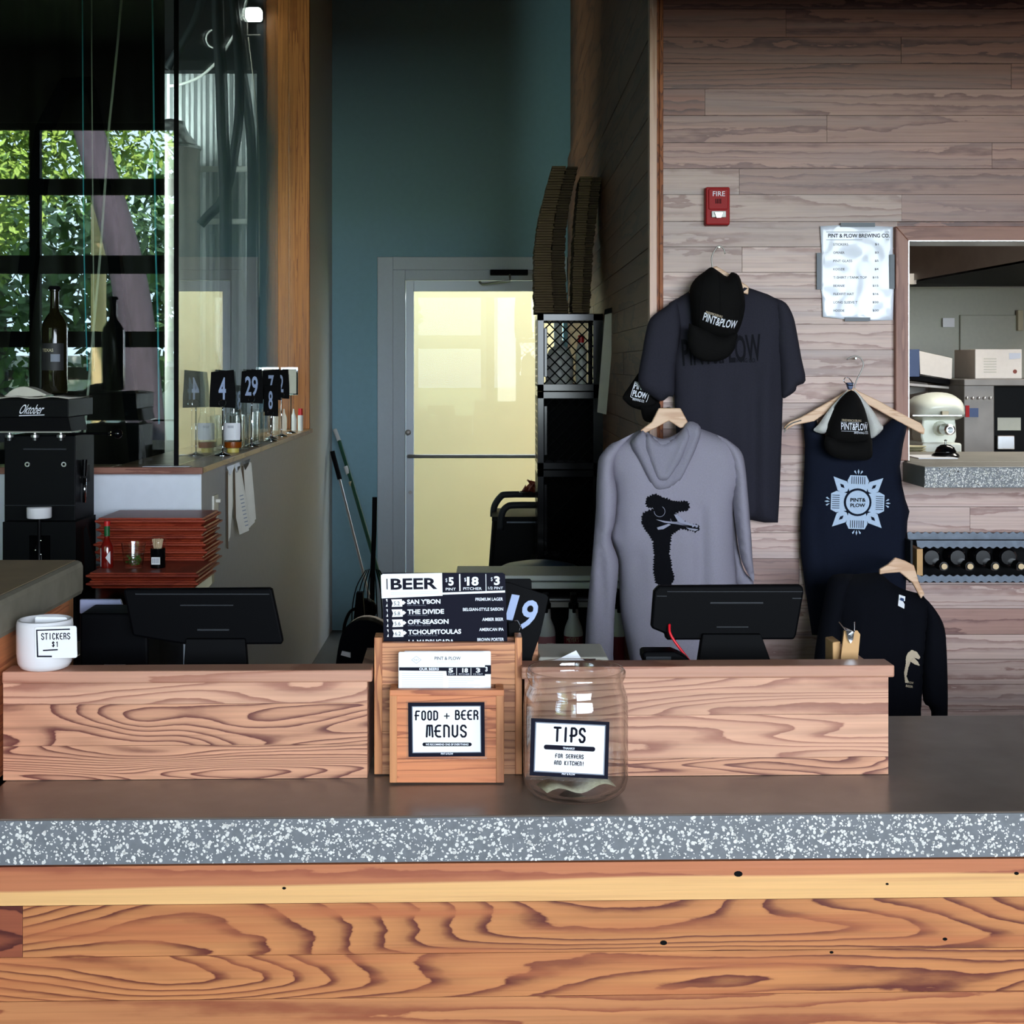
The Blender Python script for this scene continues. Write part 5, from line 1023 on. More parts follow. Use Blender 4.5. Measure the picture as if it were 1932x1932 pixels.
single('plastic_jug', MB().lathe([(1e-5, 0), (.055, 0), (.06, .01), (.06, .13), (.045, .17), (.018, .19), (.018, .21)], (jx - .02, DC + .15, c1[2] + .0065), 20), 'bottle_white', 'pale plastic jug inside the top milk crate', 'jug', smooth=40)
bt = thing('red_capped_bottle', 'slim pale bottle with orange cap in the top milk crate', 'bottle', (jx + .07, DC + .09, c1[2] + .0065))
build('body', MB().lathe([(1e-5, 0), (.022, 0), (.023, .16), (.012, .20)], (jx + .07, DC + .09, c1[2] + .0065), 16), 'bottle_white', bt, smooth=40); build('cap', MB().lathe([(.014, .20), (.014, .23), (1e-5, .235)], (jx + .07, DC + .09, c1[2] + .0065), 16), 'cap_red', bt, smooth=40)
# two leaning bundles of cardboard flats on the crates
rk = random.Random(4)
def bundle(bot, top, lab, bow):
    t = thing('cardboard_bundle', lab, 'cardboard', Pw((bot[0] + bot[1]) / 2, 591, DC + .1), group='cardboard on the milk crates')
    for c_ in range(2):
        mb = MB(); n = 56
        for i in range(n):
            f0, f1 = i / n, (i + .8) / n
            for f, s in ((f0, 0),):
                xm = lambda q: (bot[0] + (top[0] - bot[0]) * q + bow * math.sin(q * 3.1), bot[1] + (top[1] - bot[1]) * q + bow * math.sin(q * 3.1))
                a, b = xm(f0); mdl = a + (b - a) * .55; x0, x1 = (a, mdl) if c_ == 0 else (mdl + .5, b)
                j = rk.uniform(-1.2, 1.2); y0 = 590 + (top[2] - 590) * f0; y1 = 590 + (top[2] - 590) * f1
                A, B = Pw(x0 + j, y0, DC + .04), Pw(x1 + j, y1, DC + .04); mb.box(A.x, B.x, DC + .04 + rk.uniform(0, .01) + .02 * c_, DC + .30, A.z, B.z)
        o = build('flats', mb, 'cardboard' if c_ == 0 else 'cardboard_dark', t); o['kind'] = 'stuff'
    return t
bundle((1010, 1074), (1045, 1092, 312), 'left leaning bundle of brown cardboard flats on the crates', -16); bundle((1080, 1114), (1095, 1136, 332), 'right leaning bundle of brown cardboard flats on the crates', -4)
single('hanging_clipboard', MB().prism([(1142, 586), (1161, 582), (1144, 782), (1127, 778)], 5.6, 5.615), 'paper_aged', 'long pale clipboard hanging beside the milk crates', 'clipboard'); single('clipboard_clip', MB().prism([(1141, 584), (1162, 578), (1161, 588), (1140, 594)], 5.585, 5.599), 'black_satin', 'black clip at the top of the long hanging clipboard', 'clip')
# bus cart with tube handles
DB = 6.6
bc_ = thing('bus_cart', 'dark grey bus cart with tubular handles before the exit door', 'cart', Pw(980, 1080, DB))
build('bin', MB().prism([(930, 975), (1040, 978), (1045, 1110), (920, 1110)], DB, DB + .4), 'black_paint', bc_, bevel=.02); build('rim', MB().rect(956, 984, 1040, 987, DB - .006, DB), 'galv', bc_)
for pts, d in (([(931, 975), (933, 955), (945, 937), (960, 933), (1040, 933)], DB + .25), ([(944, 1000), (947, 970), (957, 956), (975, 953), (1040, 953)], DB - .03)): build('handle', MB().tube(spline([Pw(x, y, d) for x, y in pts], 5), .016, 10), 'grey_plastic', bc_, smooth=True)
build('tray', MB().box(Pw(928, 0, DB).x, Pw(1050, 0, DB).x, DB + .0, DB + .4, Pw(0, 975, DB).z - .02, Pw(0, 975, DB).z), 'black_paint', bc_); build('leg', MB().box(Pw(935, 0, DB).x, Pw(1045, 0, DB).x, DB + .05, DB + .35, 0, Pw(0, 1110, DB).z), 'black_satin', bc_)
pz = Pw(1002, 939, DB + .1)
single('glass_dish', MB().lathe([(1e-5, 0), (.03, 0), (.055, .02), (.053, .021), (.028, .004), (1e-5, .004)], (pz.x, DB + .23, pz.z - .004), 24), 'steel', 'shiny dish on the bus cart handles', 'dish', smooth=40)
mb = MB()
for k in range(9):
    a = k * .7; p = Vector((pz.x + .02 * math.cos(a), DB + .23 + .02 * math.sin(a), pz.z + .02)); mb.add([p + Vector((rk.uniform(-.035, .035), rk.uniform(-.03, .03), rk.uniform(-.015, .06))) for _ in range(4)], [(0, 1, 2), (0, 2, 3), (0, 3, 1), (1, 3, 2)])
single('onion_peel', mb, 'onion', 'crumpled reddish peel in the shiny dish', 'peel')
# stainless sink bench with blue barrel lid
sk = thing('steel_bench', 'stainless bench with a bright double rail behind the bar', 'bench', (.1, 5.3, 0))
build('top', MB().rect(860, 1086, 1200, 1096, 5.2, 5.45), 'pipe_and_glint_white', sk, bevel=.002); build('lower_rail', MB().rect(860, 1099, 1200, 1111, 5.19, 5.22), 'pipe_and_glint_white', sk, bevel=.002); build('shelf_rail', MB().rect(860, 1130, 1200, 1133.5, 5.3, 5.33), 'steel', sk); build('shelf_edge', MB().rect(860, 1136, 1200, 1146, 5.32, 5.44), 'steel_dull', sk)  # white of top and lower rail is the steel's glint put into colour
build('back_panel', MB().box(-.25, .45, 5.45, 5.47, 0, .8), 'black_satin', sk); build('lower_shelf', MB().box(-.25, .45, 5.0, 5.44, .50, .52), 'steel_dull', sk)
for x in (-.24, .44): build('leg', MB().tube([(x, 5.25, 0), (x, 5.25, .85)], .018, 8), 'steel', sk)
bl = thing('blue_barrel', 'rounded blue plastic lid behind the stainless bench', 'barrel', Pw(1015, 1090, 5.74))
cb_ = Pw(1018, 1086, 5.74); build('lid', MB().lathe([(.205, -.02), (.205, 0), (.19, .018), (.14, .042), (.07, .056), (1e-5, .06)], cb_, 32), 'blue_barrel', bl, smooth=True); build('drum', MB().lathe([(.195, -cb_.z), (.195, -.02)], cb_, 32), 'blue_barrel', bl, smooth=40)
build('seam', MB().tube([cb_ + Vector((-.17 * math.cos(a * .25), -.10, .010 + .036 * math.sin(a * .25))) for a in range(1, 12)], .004, 5), 'blue_dark', bl)
# spray bottles
for k, (px, mt, lab) in enumerate(((1030, 'label_pink', 'white spray bottle with pink label beside the number 19 plate'), (1082, 'label_red', 'white spray bottle with dark red label left of the hoodie'), (1166, 'label_red', 'spray bottle half hidden behind the hoodie sleeve'))):
    p = Pw(px, 1250, 5.08); p.z = .5205; t = thing('spray_bottle', lab, 'spray bottle', p, group='spray bottles'); hz = Pw(0, 1148, 5.08).z - p.z
    build('bottle', MB().lathe([(1e-5, 0), (.032, 0), (.034, .01), (.034, hz - .085), (.030, hz - .065), (.018, hz - .035), (.016, hz)], p, 24), 'bottle_white', t, smooth=40)
    build('label', MB().lathe([(.0345, .02), (.0345, hz - .095)], p, 24), mt, t, smooth=40)
    build('collar', MB().lathe([(.018, hz), (.018, hz + .018), (.012, hz + .025)], p, 16), 'black_satin', t, smooth=40)
    build('trigger_head', MB().box(p.x - .011, p.x + .011, p.y - .045, p.y + .025, p.z + hz + .02, p.z + hz + .055).box(p.x - .006, p.x + .006, p.y - .04, p.y - .028, p.z + hz - .01, p.z + hz + .025), 'black_satin', t, bevel=.003)
    q = lambda x, y: Pw(x, y, 5.08 - .0365)
    if k == 0: build('white_patch', MB().rect(px + 1, 1214, px + 15, 1228, 5.0445, 5.0455), 'paper', t)
    if k == 1: text("MEYER'S", px - 13, 1203, px + 10, 1212, q, 'bird_tan', t); shape(ngon(px - 12, 1230, 3.5, 3.5, 12), q, 'label_silver', t, 'printed_mark')
single('wooden_block', MB().prism([(1002, 1212), (1015, 1211), (1015, 1262), (1014, 1340), (1002, 1340)], .36, .40, CF), 'cedar', 'upright wooden block left of the pale tray', 'block', CF)
ords = ('first', 'second', 'third', 'fourth', 'fifth', 'sixth', 'seventh', 'eighth', 'ninth')
# ================================================================== SILL
def lathe_at(prof, px, base_y, x, n=20):
    """stand something on the sill at world x by its px column"""
    D = x * F / (px - PX); return MB().lathe(prof, (x, D, 1.3003), n), Vector((x, D, 1.3003))
def number_stand(px, x, num, wpx, label, sz=1.0, roll=0, lift=0):
    D = x * F / (px - PX); s_ = F / D; b = Vector((x, D, 1.3003)); t = thing('number_stand', label, 'table number', b, group='table numbers on the sill')
    build('base', MB().lathe([(1e-5, 0), (.032, 0), (.03, .004), (.012, .010), (.004, .016), (1e-5, .016)], b, 20), 'chrome', t, smooth=True)
    hz = .19 + lift; build('rod', MB().tube([b + Vector((0, 0, .01)), b + Vector((0, 0, hz))], .0026, 6), 'chrome', t, smooth=True)
    build('clip_ring', MB().tube([b + Vector((.014 * math.cos(a), -.006, hz + .012 + .014 * math.sin(a))) for a in [k * .52 for k in range(13)]], .002, 5), 'chrome', t)
    Wd = wpx / s_; pz0, pz1 = hz - .005, hz + .135
    c_, s2 = math.cos(roll), math.sin(roll); mb = MB(); rows = 6
    for j in range(rows + 1):
        for i in (-1, 1):
            f = j / rows; xx = i * Wd / 2 * (1 + .08 * math.sin(f * 3.1 + 1)); zz_ = pz0 + (pz1 - pz0) * f + i * .006 * (f - .3)
            mb.v.append(b + Vector((xx * c_, -.004 + xx * s2 + .006 * math.sin(f * 3.1), zz_)))
    mb.f = [(2 * j, 2 * j + 1, 2 * j + 3, 2 * j + 2) for j in range(rows)]
    o = build('plate', mb, 'black_satin', t); so = o.modifiers.new('solid', 'SOLIDIFY'); so.thickness = .002; so.offset = 0
    if num:
        v, f = letters(num, .02); mn = v.min(0); mxx = v.max(0); tw = Wd * (.30 * len(num)); thh = .085
        mb = MB(); mb.add([b + Vector(((((a - mn[0]) / (mxx[0] - mn[0])) - .5) * tw * c_, -.0075 + ((((a - mn[0]) / (mxx[0] - mn[0])) - .5) * tw) * s2, pz0 + .03 + thh * (e_ - mn[1]) / (mxx[1] - mn[1]))) for a, e_ in v], f)
        build('lettering', mb, 'print_blue', t, fix=False)
    return t
number_stand(420, -1.035, '4', 46, 'black table number 4 at the front of the sill'); number_stand(475, -1.03, '29', 40, 'black table number 29 behind the honey jar'); number_stand(512, -1.04, '7', 34, 'black table number 7 on the sill', lift=.0); number_stand(511, -1.015, '8', 26, 'low black table number 8 on the sill', lift=-.07); number_stand(531, -1.03, '2', 28, 'black table number 2 near the wooden jamb')
D_ = -1.03 * F / (442 - PX); b = Vector((-1.035, D_, 1.3003)); t = thing('honey_jar', 'upturned glass honey jar with paper label and yellow lid', 'jar', b)
build('lid', MB().lathe([(1e-5, 0), (.024, 0), (.024, .018), (1e-5, .018)], b, 24), 'yellow_lid', t, smooth=40)
build('jar', MB().lathe([(1e-5, .018), (.034, .018), (.036, .03), (.04, .07), (.04, .11), (.034, .135), (.03, .145), (.03, .16), (.026, .19), (1e-5, .192)], b, 28), 'tumbler', t, smooth=40); build('honey', MB().lathe([(1e-5, .019), (.033, .019), (.0345, .028), (.0345, .042), (1e-5, .042)], b, 24), 'honey', t, smooth=40)
build('label', MB().lathe([(.0385, .05), (.0405, .07), (.0405, .11), (.039, .118)], b, 20, R(215), R(325)), 'paper', t, smooth=True)
for k in range(7): a = R(250 + k * 5); build('bar_code', MB().add([b + Vector((.041 * math.cos(a + d_), .041 * math.sin(a + d_), z_)) for d_, z_ in ((0, .098), (.04, .098), (.04, .108), (0, .108))], [(0, 1, 2, 3)]), 'ink_grey', t, fix=False)
for k, tD in enumerate((5.85, 5.98, 6.24, 6.36, 6.83)):
    x = -1.045; px = PX + x * F / tD; mbg, b = lathe_at([(1e-5, 0), (.026, 0), (.028, .004), (.03, .14), (.0285, .14), (.0265, .008), (1e-5, .008)], px, 0, x); o = single('glass_tumbler', mbg, 'tumbler', ords[k] + ' tall clear glass on the sill, counted from the honey jar', 'glass', group='tall glasses on the sill', smooth=40)
D_ = -1.03 * F / (549 - PX); b = Vector((-1.03, D_, 1.3003)); t = thing('card_holder', 'chrome framed menu card stand at the far end of the sill', 'card holder', b)
build('base', MB().lathe([(1e-5, 0), (.03, 0), (.028, .004), (.004, .014), (1e-5, .014)], b, 18), 'chrome', t, smooth=True); build('rod', MB().tube([b + Vector((0, 0, .01)), b + Vector((0, 0, .2))], .003, 6), 'chrome', t)
build('card', MB().box(b.x - .045, b.x + .03, b.y - .002, b.y, b.z + .2, b.z + .33), 'paper_aged', t); build('frame', MB().box(b.x - .05, b.x + .035, b.y - .004, b.y + .004, b.z + .195, b.z + .203).box(b.x - .05, b.x + .035, b.y - .004, b.y + .004, b.z + .328, b.z + .336).box(b.x - .05, b.x - .043, b.y - .004, b.y + .004, b.z + .2, b.z + .33).box(b.x + .028, b.x + .035, b.y - .004, b.y + .004, b.z + .2, b.z + .33), 'chrome', t)
text('MENU', 537, 707, 545, 714, flat(b.y - .002), 'ink', t, .02)
mbg, b = lathe_at([(1e-5, 0), (.016, 0), (.017, .06), (.012, .08), (.007, .09), (.004, .115)], 554, 0, -1.06); single('dropper_bottle', mbg, 'bottle_white', 'plain white nozzle bottle next to the red-capped one on the sill', 'bottle', smooth=40)
mbg, b = lathe_at([(1e-5, 0), (.014, 0), (.0145, .055), (.0145, .08), (.011, .083)], 567, 0, -1.02); t = thing('red_spray_bottle', 'small white bottle with red cap at the end of the sill', 'bottle', b); build('body', mbg, 'bottle_white', t, smooth=40); build('cap', MB().lathe([(.0125, .083), (.0115, .118), (1e-5, .118)], b, 16), 'cap_red', t, smooth=40)
single('notice_sheet', MB().box(Pw(272, 0, 4.9).x, Pw(360, 0, 4.9).x, 4.875, 4.92, 1.3003, 1.3015), 'paper', 'white slip of paper lying on the front sill corner', 'paper')
# menus hung under the sill on clips
for k, (pl, D_, lab) in enumerate((([(427, 889), (437, 885), (437, 960), (432, 1022), (427.5, 1016)], 5.33, 'nearest paper bundle clipped under the sill'), ([(440, 884), (452, 880), (462, 940), (470, 1001), (452, 1009), (442, 960)], 5.46, 'middle paper bundle clipped under the sill, with printed lines'), ([(456, 879), (472, 872), (477, 930), (481, 985), (470, 996), (461, 940)], 5.58, 'farthest paper bundle clipped under the sill'))):
    t = thing('paper_bundle', lab, 'papers', Pw(pl[0][0], pl[3][1], D_), group='paper bundles under the sill')
    build('sheet', MB().prism(pl, D_, D_ + .002), 'paper_aged', t)
    build('sheet', MB().prism([(x_ + 2, y_ - 6 * (y_ > 950)) for x_, y_ in pl], D_ + .008, D_ + .010), 'paper_aged', t)
    build('backing', MB().prism([(pl[0][0], pl[0][1]), (pl[0][0] + 3, pl[0][1]), (pl[-1][0] + 3, pl[-1][1] + 20), (pl[-1][0], pl[-1][1] + 18)], D_ - .004, D_ - .0005), 'cardboard_dark', t)
    x_, y_ = pl[0]; build('clip', MB().prism([(x_ + 1, y_ - 8), (x_ + 16, y_ - 14), (x_ + 13, y_ - 2), (x_ + 7, y_ + 8)], D_ - .012, D_ - .005), 'chrome', t)
    if k == 1:
        for q in range(9): shape([(452 + q * 1.3, 935 + q * 7), (459 + q * 1.2, 933 + q * 7), (459 + q * 1.2, 935 + q * 7), (452 + q * 1.3, 937 + q * 7)], flat(D_), 'ink_grey', t, 'fine_print')
ls = thing('light_switch', 'ivory light switch on the grey side wall', 'light switch', (-1.0, 5.13, 1.1)); sw = Pw(404, 0, 5.13)
build('plate', MB().box(-.9995, -.992, 5.09, 5.17, CZ - (1003 - PY) / F * 5.1, CZ - (935 - PY) / F * 5.1), 'switch_ivory', ls, bevel=.002); build('toggle', MB().box(-.992, -.975, 5.12, 5.135, 1.155, 1.168), 'switch_ivory', ls, bevel=.002)
# ================================================================== BACK BAR AT LEFT
bb = thing('back_bar', 'black glossy back bar under the brewery window', 'counter', (-1.9, 4.2, 0)); build('top', MB().box(-3.2, -1.02, 3.15, 4.905, .93, .965), 'black_gloss', bb, bevel=.003); build('body', MB().box(-3.2, -1.06, 3.2, 4.9, 0, .93), 'black_satin', bb)
def tray(px0, px1, y0, y1, D, dep, label, wob):
    A = Pw(px0, y1, D); B = Pw(px1, y0, D); t = thing('serving_tray', label, 'tray', ((A.x + B.x) / 2, D, A.z), group='stacked wooden trays')
    hh = B.z - A.z; prof = [(0, 0), (.002, .1), (.004, .25), (.012, .45), (.016, .55), (.016, .75), (.008, .82), (.006, 1)]
    mb = MB(); n = len(prof)
    for o_, zf in prof: mb.v += [Vector((A.x - o_, D - o_, A.z + hh * zf)), Vector((B.x + o_, D - o_, A.z + hh * zf)), Vector((B.x + o_, D + dep + o_, A.z + hh * zf)), Vector((A.x - o_, D + dep + o_, A.z + hh * zf))]
    for i in range(n - 1):
        for k in range(4): mb.f.append((4 * i + k, 4 * i + (k + 1) % 4, 4 * i + 4 + (k + 1) % 4, 4 * i + 4 + k))
    mb.f += [(3, 2, 1, 0), (4 * n - 4, 4 * n - 3, 4 * n - 2, 4 * n - 1)]
    build('rim', mb, 'tray_wood', t); return t
ords = ('first', 'second', 'third', 'fourth', 'fifth', 'sixth', 'seventh', 'eighth', 'ninth')
ys = [1092, 1078, 1064, 1050, 1036, 1022, 1008, 993, 977]
for i in range(8): tray(187 + (i * 7) % 9, 376 + (i * 5) % 8, ys[i + 1], ys[i] - .3, 4.56 + (i % 3) * .008, .24, ords[i] + ' red-brown tray from the bottom of the tall stack', 0)
for i, (a, b_) in enumerate(((1080, 1095), (1095.3, 1110))): tray(175, 366, a, b_, 4.20, .24, ('upper' if i == 0 else 'lower') + ' red-brown tray of the low pair carrying the hot sauce', 0)
single('cream_board', MB().prism([(240, 1100), (399, 1080), (400, 1101), (392, 1110), (240, 1110)], 4.46, 4.50), 'cream_board', 'cream board edge at the right of the tray stack', 'board')
ZTR = Pw(0, 1080, 4.20).z + .0004
def stand(px, y): return Vector(((px - PX) / F * y, y, ZTR))
b = stand(202, 4.30); t = thing('hot_sauce', 'small hot sauce bottle with red cap and green neck', 'bottle', b)
build('glass', MB().lathe([(1e-5, 0), (.018, 0), (.019, .005), (.019, .062), (.014, .075), (.008, .085), (.007, .115)], b, 20), 'sauce_red', t, smooth=40); build('neck_foil', MB().lathe([(.0085, .095), (.0085, .125)], b, 16), 'cap_green', t, smooth=40); build('cap', MB().lathe([(.0095, .125), (.0095, .14), (1e-5, .14)], b, 16), 'cap_red', t, smooth=40)
build('label', MB().add([b + Vector((x_, -.0195, z_)) for x_, z_ in ((.0, .032), (.015, .052), (.015, .012))], [(0, 1, 2)]), 'paper', t, fix=False); build('label', MB().lathe([(.0193, .004), (.0193, .06)], b, 6, R(190), R(225)), 'paper', t)
b = stand(252, 4.30); t = thing('herb_glass', 'short glass with green herbs beside the hot sauce', 'glass', b)
build('glass', MB().lathe([(1e-5, 0), (.026, 0), (.03, .02), (.037, .075), (.0355, .075), (.0285, .02), (.025, .006), (1e-5, .006)], b, 28), 'tumbler', t, smooth=40)
mb = MB()
for k in range(60):
    a = rk.uniform(0, 6.3); r_ = .024 * math.sqrt(rk.random()); p = b + Vector((r_ * math.cos(a), r_ * math.sin(a), rk.uniform(.012, .038))); mb.add([p + Vector((rk.uniform(-.009, .009), rk.uniform(-.009, .009), rk.uniform(-.006, .006))) for _ in range(3)], [(0, 1, 2)])
o = build('herbs', mb, 'herb', t, fix=False); o['kind'] = 'stuff'
b = stand(298, 4.30); t = thing('toothpick_jar', 'black jar of toothpicks with clear domed lid', 'jar', b)
build('jar', MB().lathe([(1e-5, 0), (.021, 0), (.022, .004), (.022, .058), (1e-5, .058)], b, 24), 'black_gloss', t, smooth=40); build('barcode_label', MB().box(b.x - .014, b.x + .012, b.y - .0245, b.y - .0235, b.z + .012, b.z + .034), 'paper', t)
for k in range(7): build('bar', MB().box(b.x - .011 + k * .003, b.x - .0098 + k * .003, b.y - .0248, b.y - .0245, b.z + .016, b.z + .031), 'ink_grey', t)
build('dome', MB().lathe([(.022, .058), (.0245, .07), (.0235, .085), (.016, .094), (1e-5, .096)], b, 24), 'clear_glass', t, smooth=True)
mb = MB()
for k in range(26): a = k * 2.4; r_ = .014 * math.sqrt(k / 26); mb.tube([b + Vector((r_ * .8 * math.cos(a), r_ * .8 * math.sin(a), .058)), b + Vector((r_ * 1.2 * math.cos(a), r_ * 1.2 * math.sin(a), .086))], .0013, 4)
o = build('toothpicks', mb, 'toothpick', t); o['kind'] = 'stuff'
# can seamer
DM = 4.38
cs = thing('can_seamer', 'black can seaming machine behind the raised bar', 'machine', Pw(75, 1065, DM))
def mbx(x0, y0, x1, y1, d0, d1): return MB().rect(x0, y0, x1, y1, d0, d1)
build('head', mbx(-60, 753, 129, 788, DM, DM + .27), 'black_paint', cs, bevel=.003); build('head_skirt', MB().prism([(-55, 788), (129, 788), (135, 815), (-60, 815)], DM + .01, DM + .18), 'black_satin', cs); build('skirt_lip', mbx(-60, 814, 135, 816.5, DM - .002, DM + .1), 'steel_dull', cs)
build('column', mbx(8, 822, 142, 985, DM + .05, DM + .26), 'black_paint', cs, bevel=.003); build('column_front', mbx(8, 953, 142, 954.2, DM + .048, DM + .05), 'grey_plastic', cs)
for k, px in enumerate((18, 66, 115)): p = Pw(px, 824, DM + .03); build('roller', MB().lathe([(1e-5, 0), (.006, 0), (.007, .008), (.013, .010), (.013, .018), (.005, .020), (.005, .028)], p + Vector((0, 0, -.012)), 16), 'steel', cs, smooth=40)
for px in (52, 121): build('bolt', MB().lathe([(.008, 0), (.008, .004), (.004, .004), (.004, 0)], n=14).xf(Matrix.Translation(Pw(px, 876, DM + .049)) @ Matrix.Rotation(R(90), 4, 'X')), 'steel', cs)
build('slot_bar', mbx(44, 846, 125, 849, DM + .047, DM + .05), 'grey_plastic', cs)
build('lever', MB().tube([Pw(130, 818, DM + .02), Pw(214, 818, DM + .02)], .0033, 8), 'black_gloss', cs); build('lever_collar', MB().tube([Pw(205, 818, DM + .02), Pw(209, 818, DM + .02)], .0065, 8), 'chrome', cs); build('lever_knob', MB().ball(Pw(222, 818, DM + .02), .0155, 14), 'black_gloss', cs, smooth=True)
build('chuck', MB().lathe([(1e-5, 0), (.036, 0), (.0375, .003), (.0375, .032), (.035, .034), (1e-5, .034)], Pw(74, 977, DM + .0), 28), 'ceramic', cs, smooth=40); build('chuck_stem', MB().tube([Pw(74, 977, DM), Pw(74, 1085, DM)], .006, 8), 'black_gloss', cs)
build('pedestal', mbx(5, 985, 55, 1100, DM, DM + .22).rect(95, 985, 143, 1100, DM, DM + .22).rect(55, 985, 95, 1010, DM, DM + .22), 'black_paint', cs)
build('linkage', MB().tube([Pw(78, 1012, DM + .01), Pw(66, 1040, DM + .01), Pw(77, 1046, DM + .01), Pw(76, 1075, DM + .01)], .006, 8), 'black_gloss', cs)
for px, py in ((77, 1020), (67, 1038), (77, 1046), (76, 1061)): build('pivot_bolt', MB().ball(Pw(px, py, DM - .0), .0045, 8), 'chrome', cs, smooth=True)
build('base', MB().box(Pw(5, 0, DM).x, Pw(143, 0, DM).x, DM, DM + .22, .9655, Pw(0, 1100, DM).z), 'black_paint', cs)
build('side_cylinder', MB().tube([Pw(160, 867, DM + .12), Pw(159, 898, DM + .12)], .008, 10), 'black_gloss', cs, smooth=40); build('side_rod', MB().tube([Pw(160, 902, DM + .12), Pw(159, 948, DM + .12)], .0056, 10), 'chrome', cs, smooth=True); build('side_rod', MB().tube([Pw(152, 912, DM + .15), Pw(152, 958, DM + .15)], .0053, 10), 'chrome', cs, smooth=True)
build('cylinder_bracket', mbx(143, 880, 156, 912, DM + .12, DM + .2), 'black_satin', cs)
text('Oktober', 34, 763, 78, 781, flat(DM), 'print_white', cs, .004, slant=.5); shape([(36, 783.5), (84, 782), (84, 783.6), (36, 785.2)], flat(DM), 'print_white', cs, 'underline')
zt = Pw(0, 753, DM).z
mb = MB(); nx = 10
for i in range(nx + 1):
    for j in range(3):
        p = Pw(-60 + 250 * i / nx * .92, 753, DM + .0 + .13 * j); p.z = zt + .002 + .0035 * (1 + math.sin(i * 1.7 + j)); p.x = Pw(-60, 0, DM).x + (Pw(129, 0, DM).x - Pw(-60, 0, DM).x) * i / nx; mb.v.append(p)
mb.f = [(3 * i + j, 3 * i + 3 + j, 3 * i + 4 + j, 3 * i + 1 + j) for i in range(nx) for j in range(2)]
o = single('bar_cloth', mb, 'paper_aged', 'pale cloth spread on top of the can seamer', 'cloth', smooth=True); so = o.modifiers.new('solid', 'SOLIDIFY'); so.thickness = .002; so.offset = 1
single('folded_cloth', MB().prism(spline2([(12, 744), (25, 734), (45, 729), (66, 735), (80, 741), (84, 747), (12, 749)], 3, True), DM + .10, DM + .18, inset=.9), 'paper_aged', 'crumpled pale cloth lump left of the dark bottle', 'cloth', bevel=.003)
b = Pw(103, 745, DM + .2); b.z = zt + .011; sB = F / (DM + .2); hB = (745 - 541) / sB; rB = 24 / sB; t = thing('wine_bottle', 'tall dark wine bottle standing on the can seamer', 'bottle', b)
build('glass', MB().lathe([(1e-5, .003), (rB * .7, 0), (rB * .97, .004), (rB, .01), (rB, hB * .60), (rB * .92, hB * .66), (rB * .65, hB * .715), (rB * .4, hB * .755), (rB * .35, hB * .80), (rB * .33, hB * .95), (rB * .42, hB * .955), (rB * .42, hB * .985), (1e-5, hB * .985)], b, 36), 'dark_bottle', t, smooth=40)
build('stopper', MB().lathe([(rB * .44, hB * .965), (rB * .5, hB * .975), (rB * .4, hB), (1e-5, hB)], b, 14), 'black_satin', t)
build('label', MB().lathe([(rB + .0006, hB * .22), (rB + .0006, hB * .47)], b, 14, R(215), R(330)), 'label_dark', t, smooth=True); build('label_mark', MB().lathe([(rB + .0012, hB * .30), (rB + .0012, hB * .37)], b, 6, R(270), R(310)), 'ink_grey', t, smooth=True)
text('TEXAS', 86, 658, 108, 664, lambda x, y: Vector((Pw(x, y, DM + .2).x, b.y - math.sqrt(max(0, (rB + .0015) ** 2 - (Pw(x, y, DM + .2).x - b.x) ** 2)), Pw(x, y, DM + .2).z)), 'label_silver', t, .01)
single('leaning_card', MB().prism([(158, 1000), (162, 990), (178, 1052), (176, 1098), (160, 1098)], 4.44, 4.46), 'black_satin', 'dark card leaning right of the can seamer', 'card')
# ================================================================== BREWERY
mb = MB(); xs = np.arange(-6.9, Pw(314, 0, 6.7).x, .03)
for i, x in enumerate(xs): y = 6.7 + .03 * math.sin(i * .9) + .02 * math.sin(i * .37); mb.v += [Vector((x, y, 0)), Vector((x, y, CEIL - .02))]
mb.f = [(2 * i, 2 * i + 2, 2 * i + 3, 2 * i + 1) for i in range(len(xs) - 1)]
o = single('dark_curtain', mb, 'curtain_dark', 'dark brown hanging curtain behind the large window', 'curtain', smooth=True); so = o.modifiers.new('solid', 'SOLIDIFY'); so.thickness = .006
tk = thing('brew_tank', 'domed steel tank behind the glass corner', 'tank', Pw(326, 900, 8.1)); tc_ = Pw(322, 285, 8.1); tc_.z = 0; zt2 = Pw(0, 280, 8.1).z
build('shell', MB().lathe([(.165, .3), (.165, zt2), (.16, zt2 + .01)], tc_, 32), 'steel_dull', tk, smooth=40); build('dome', MB().lathe([(.16, zt2 + .01), (.10, zt2 + .09), (.085, zt2 + .12), (.08, zt2 + .15), (1e-5, zt2 + .17)], tc_, 32), 'steel', tk, smooth=True); build('rim', MB().lathe([(.168, zt2 - .01), (.172, zt2), (.168, zt2 + .012)], tc_, 32), 'steel', tk, smooth=True)
build('leg_stand', MB().lathe([(.12, 0), (.12, .3), (1e-5, .3)], tc_, 20), 'black_satin', tk)
hoses = [([(385, -20), (372, 30), (352, 70), (330, 105), (316, 130)], 8, 'black hose sweeping down to the left behind the side glass'), ([(410, -20), (412, 60), (417, 140), (420, 240), (424, 320), (426, 420), (426, 560), (424, 700)], 11.5, 'thick black hose hanging straight behind the side glass'), ([(440, -10), (448, 70), (452, 150), (450, 230), (440, 300), (430, 350), (415, 385), (395, 405), (378, 424)], 9, 'black hose curling left towards the tank'), ([(448, 40), (456, 130), (466, 190), (474, 270), (476, 360), (475, 460), (474, 700)], 9, 'black hose nearest the wooden jamb')]
for (pts, w_, lab), hd in zip(hoses, (7.7, 7.5, 7.62, 7.74)): single('hose', MB().tube(spline([Pw(x, y, hd) for x, y in pts], 6), w_ / F * hd, 10), 'hose_black', lab, 'hose', smooth=True, group='brewery hoses')
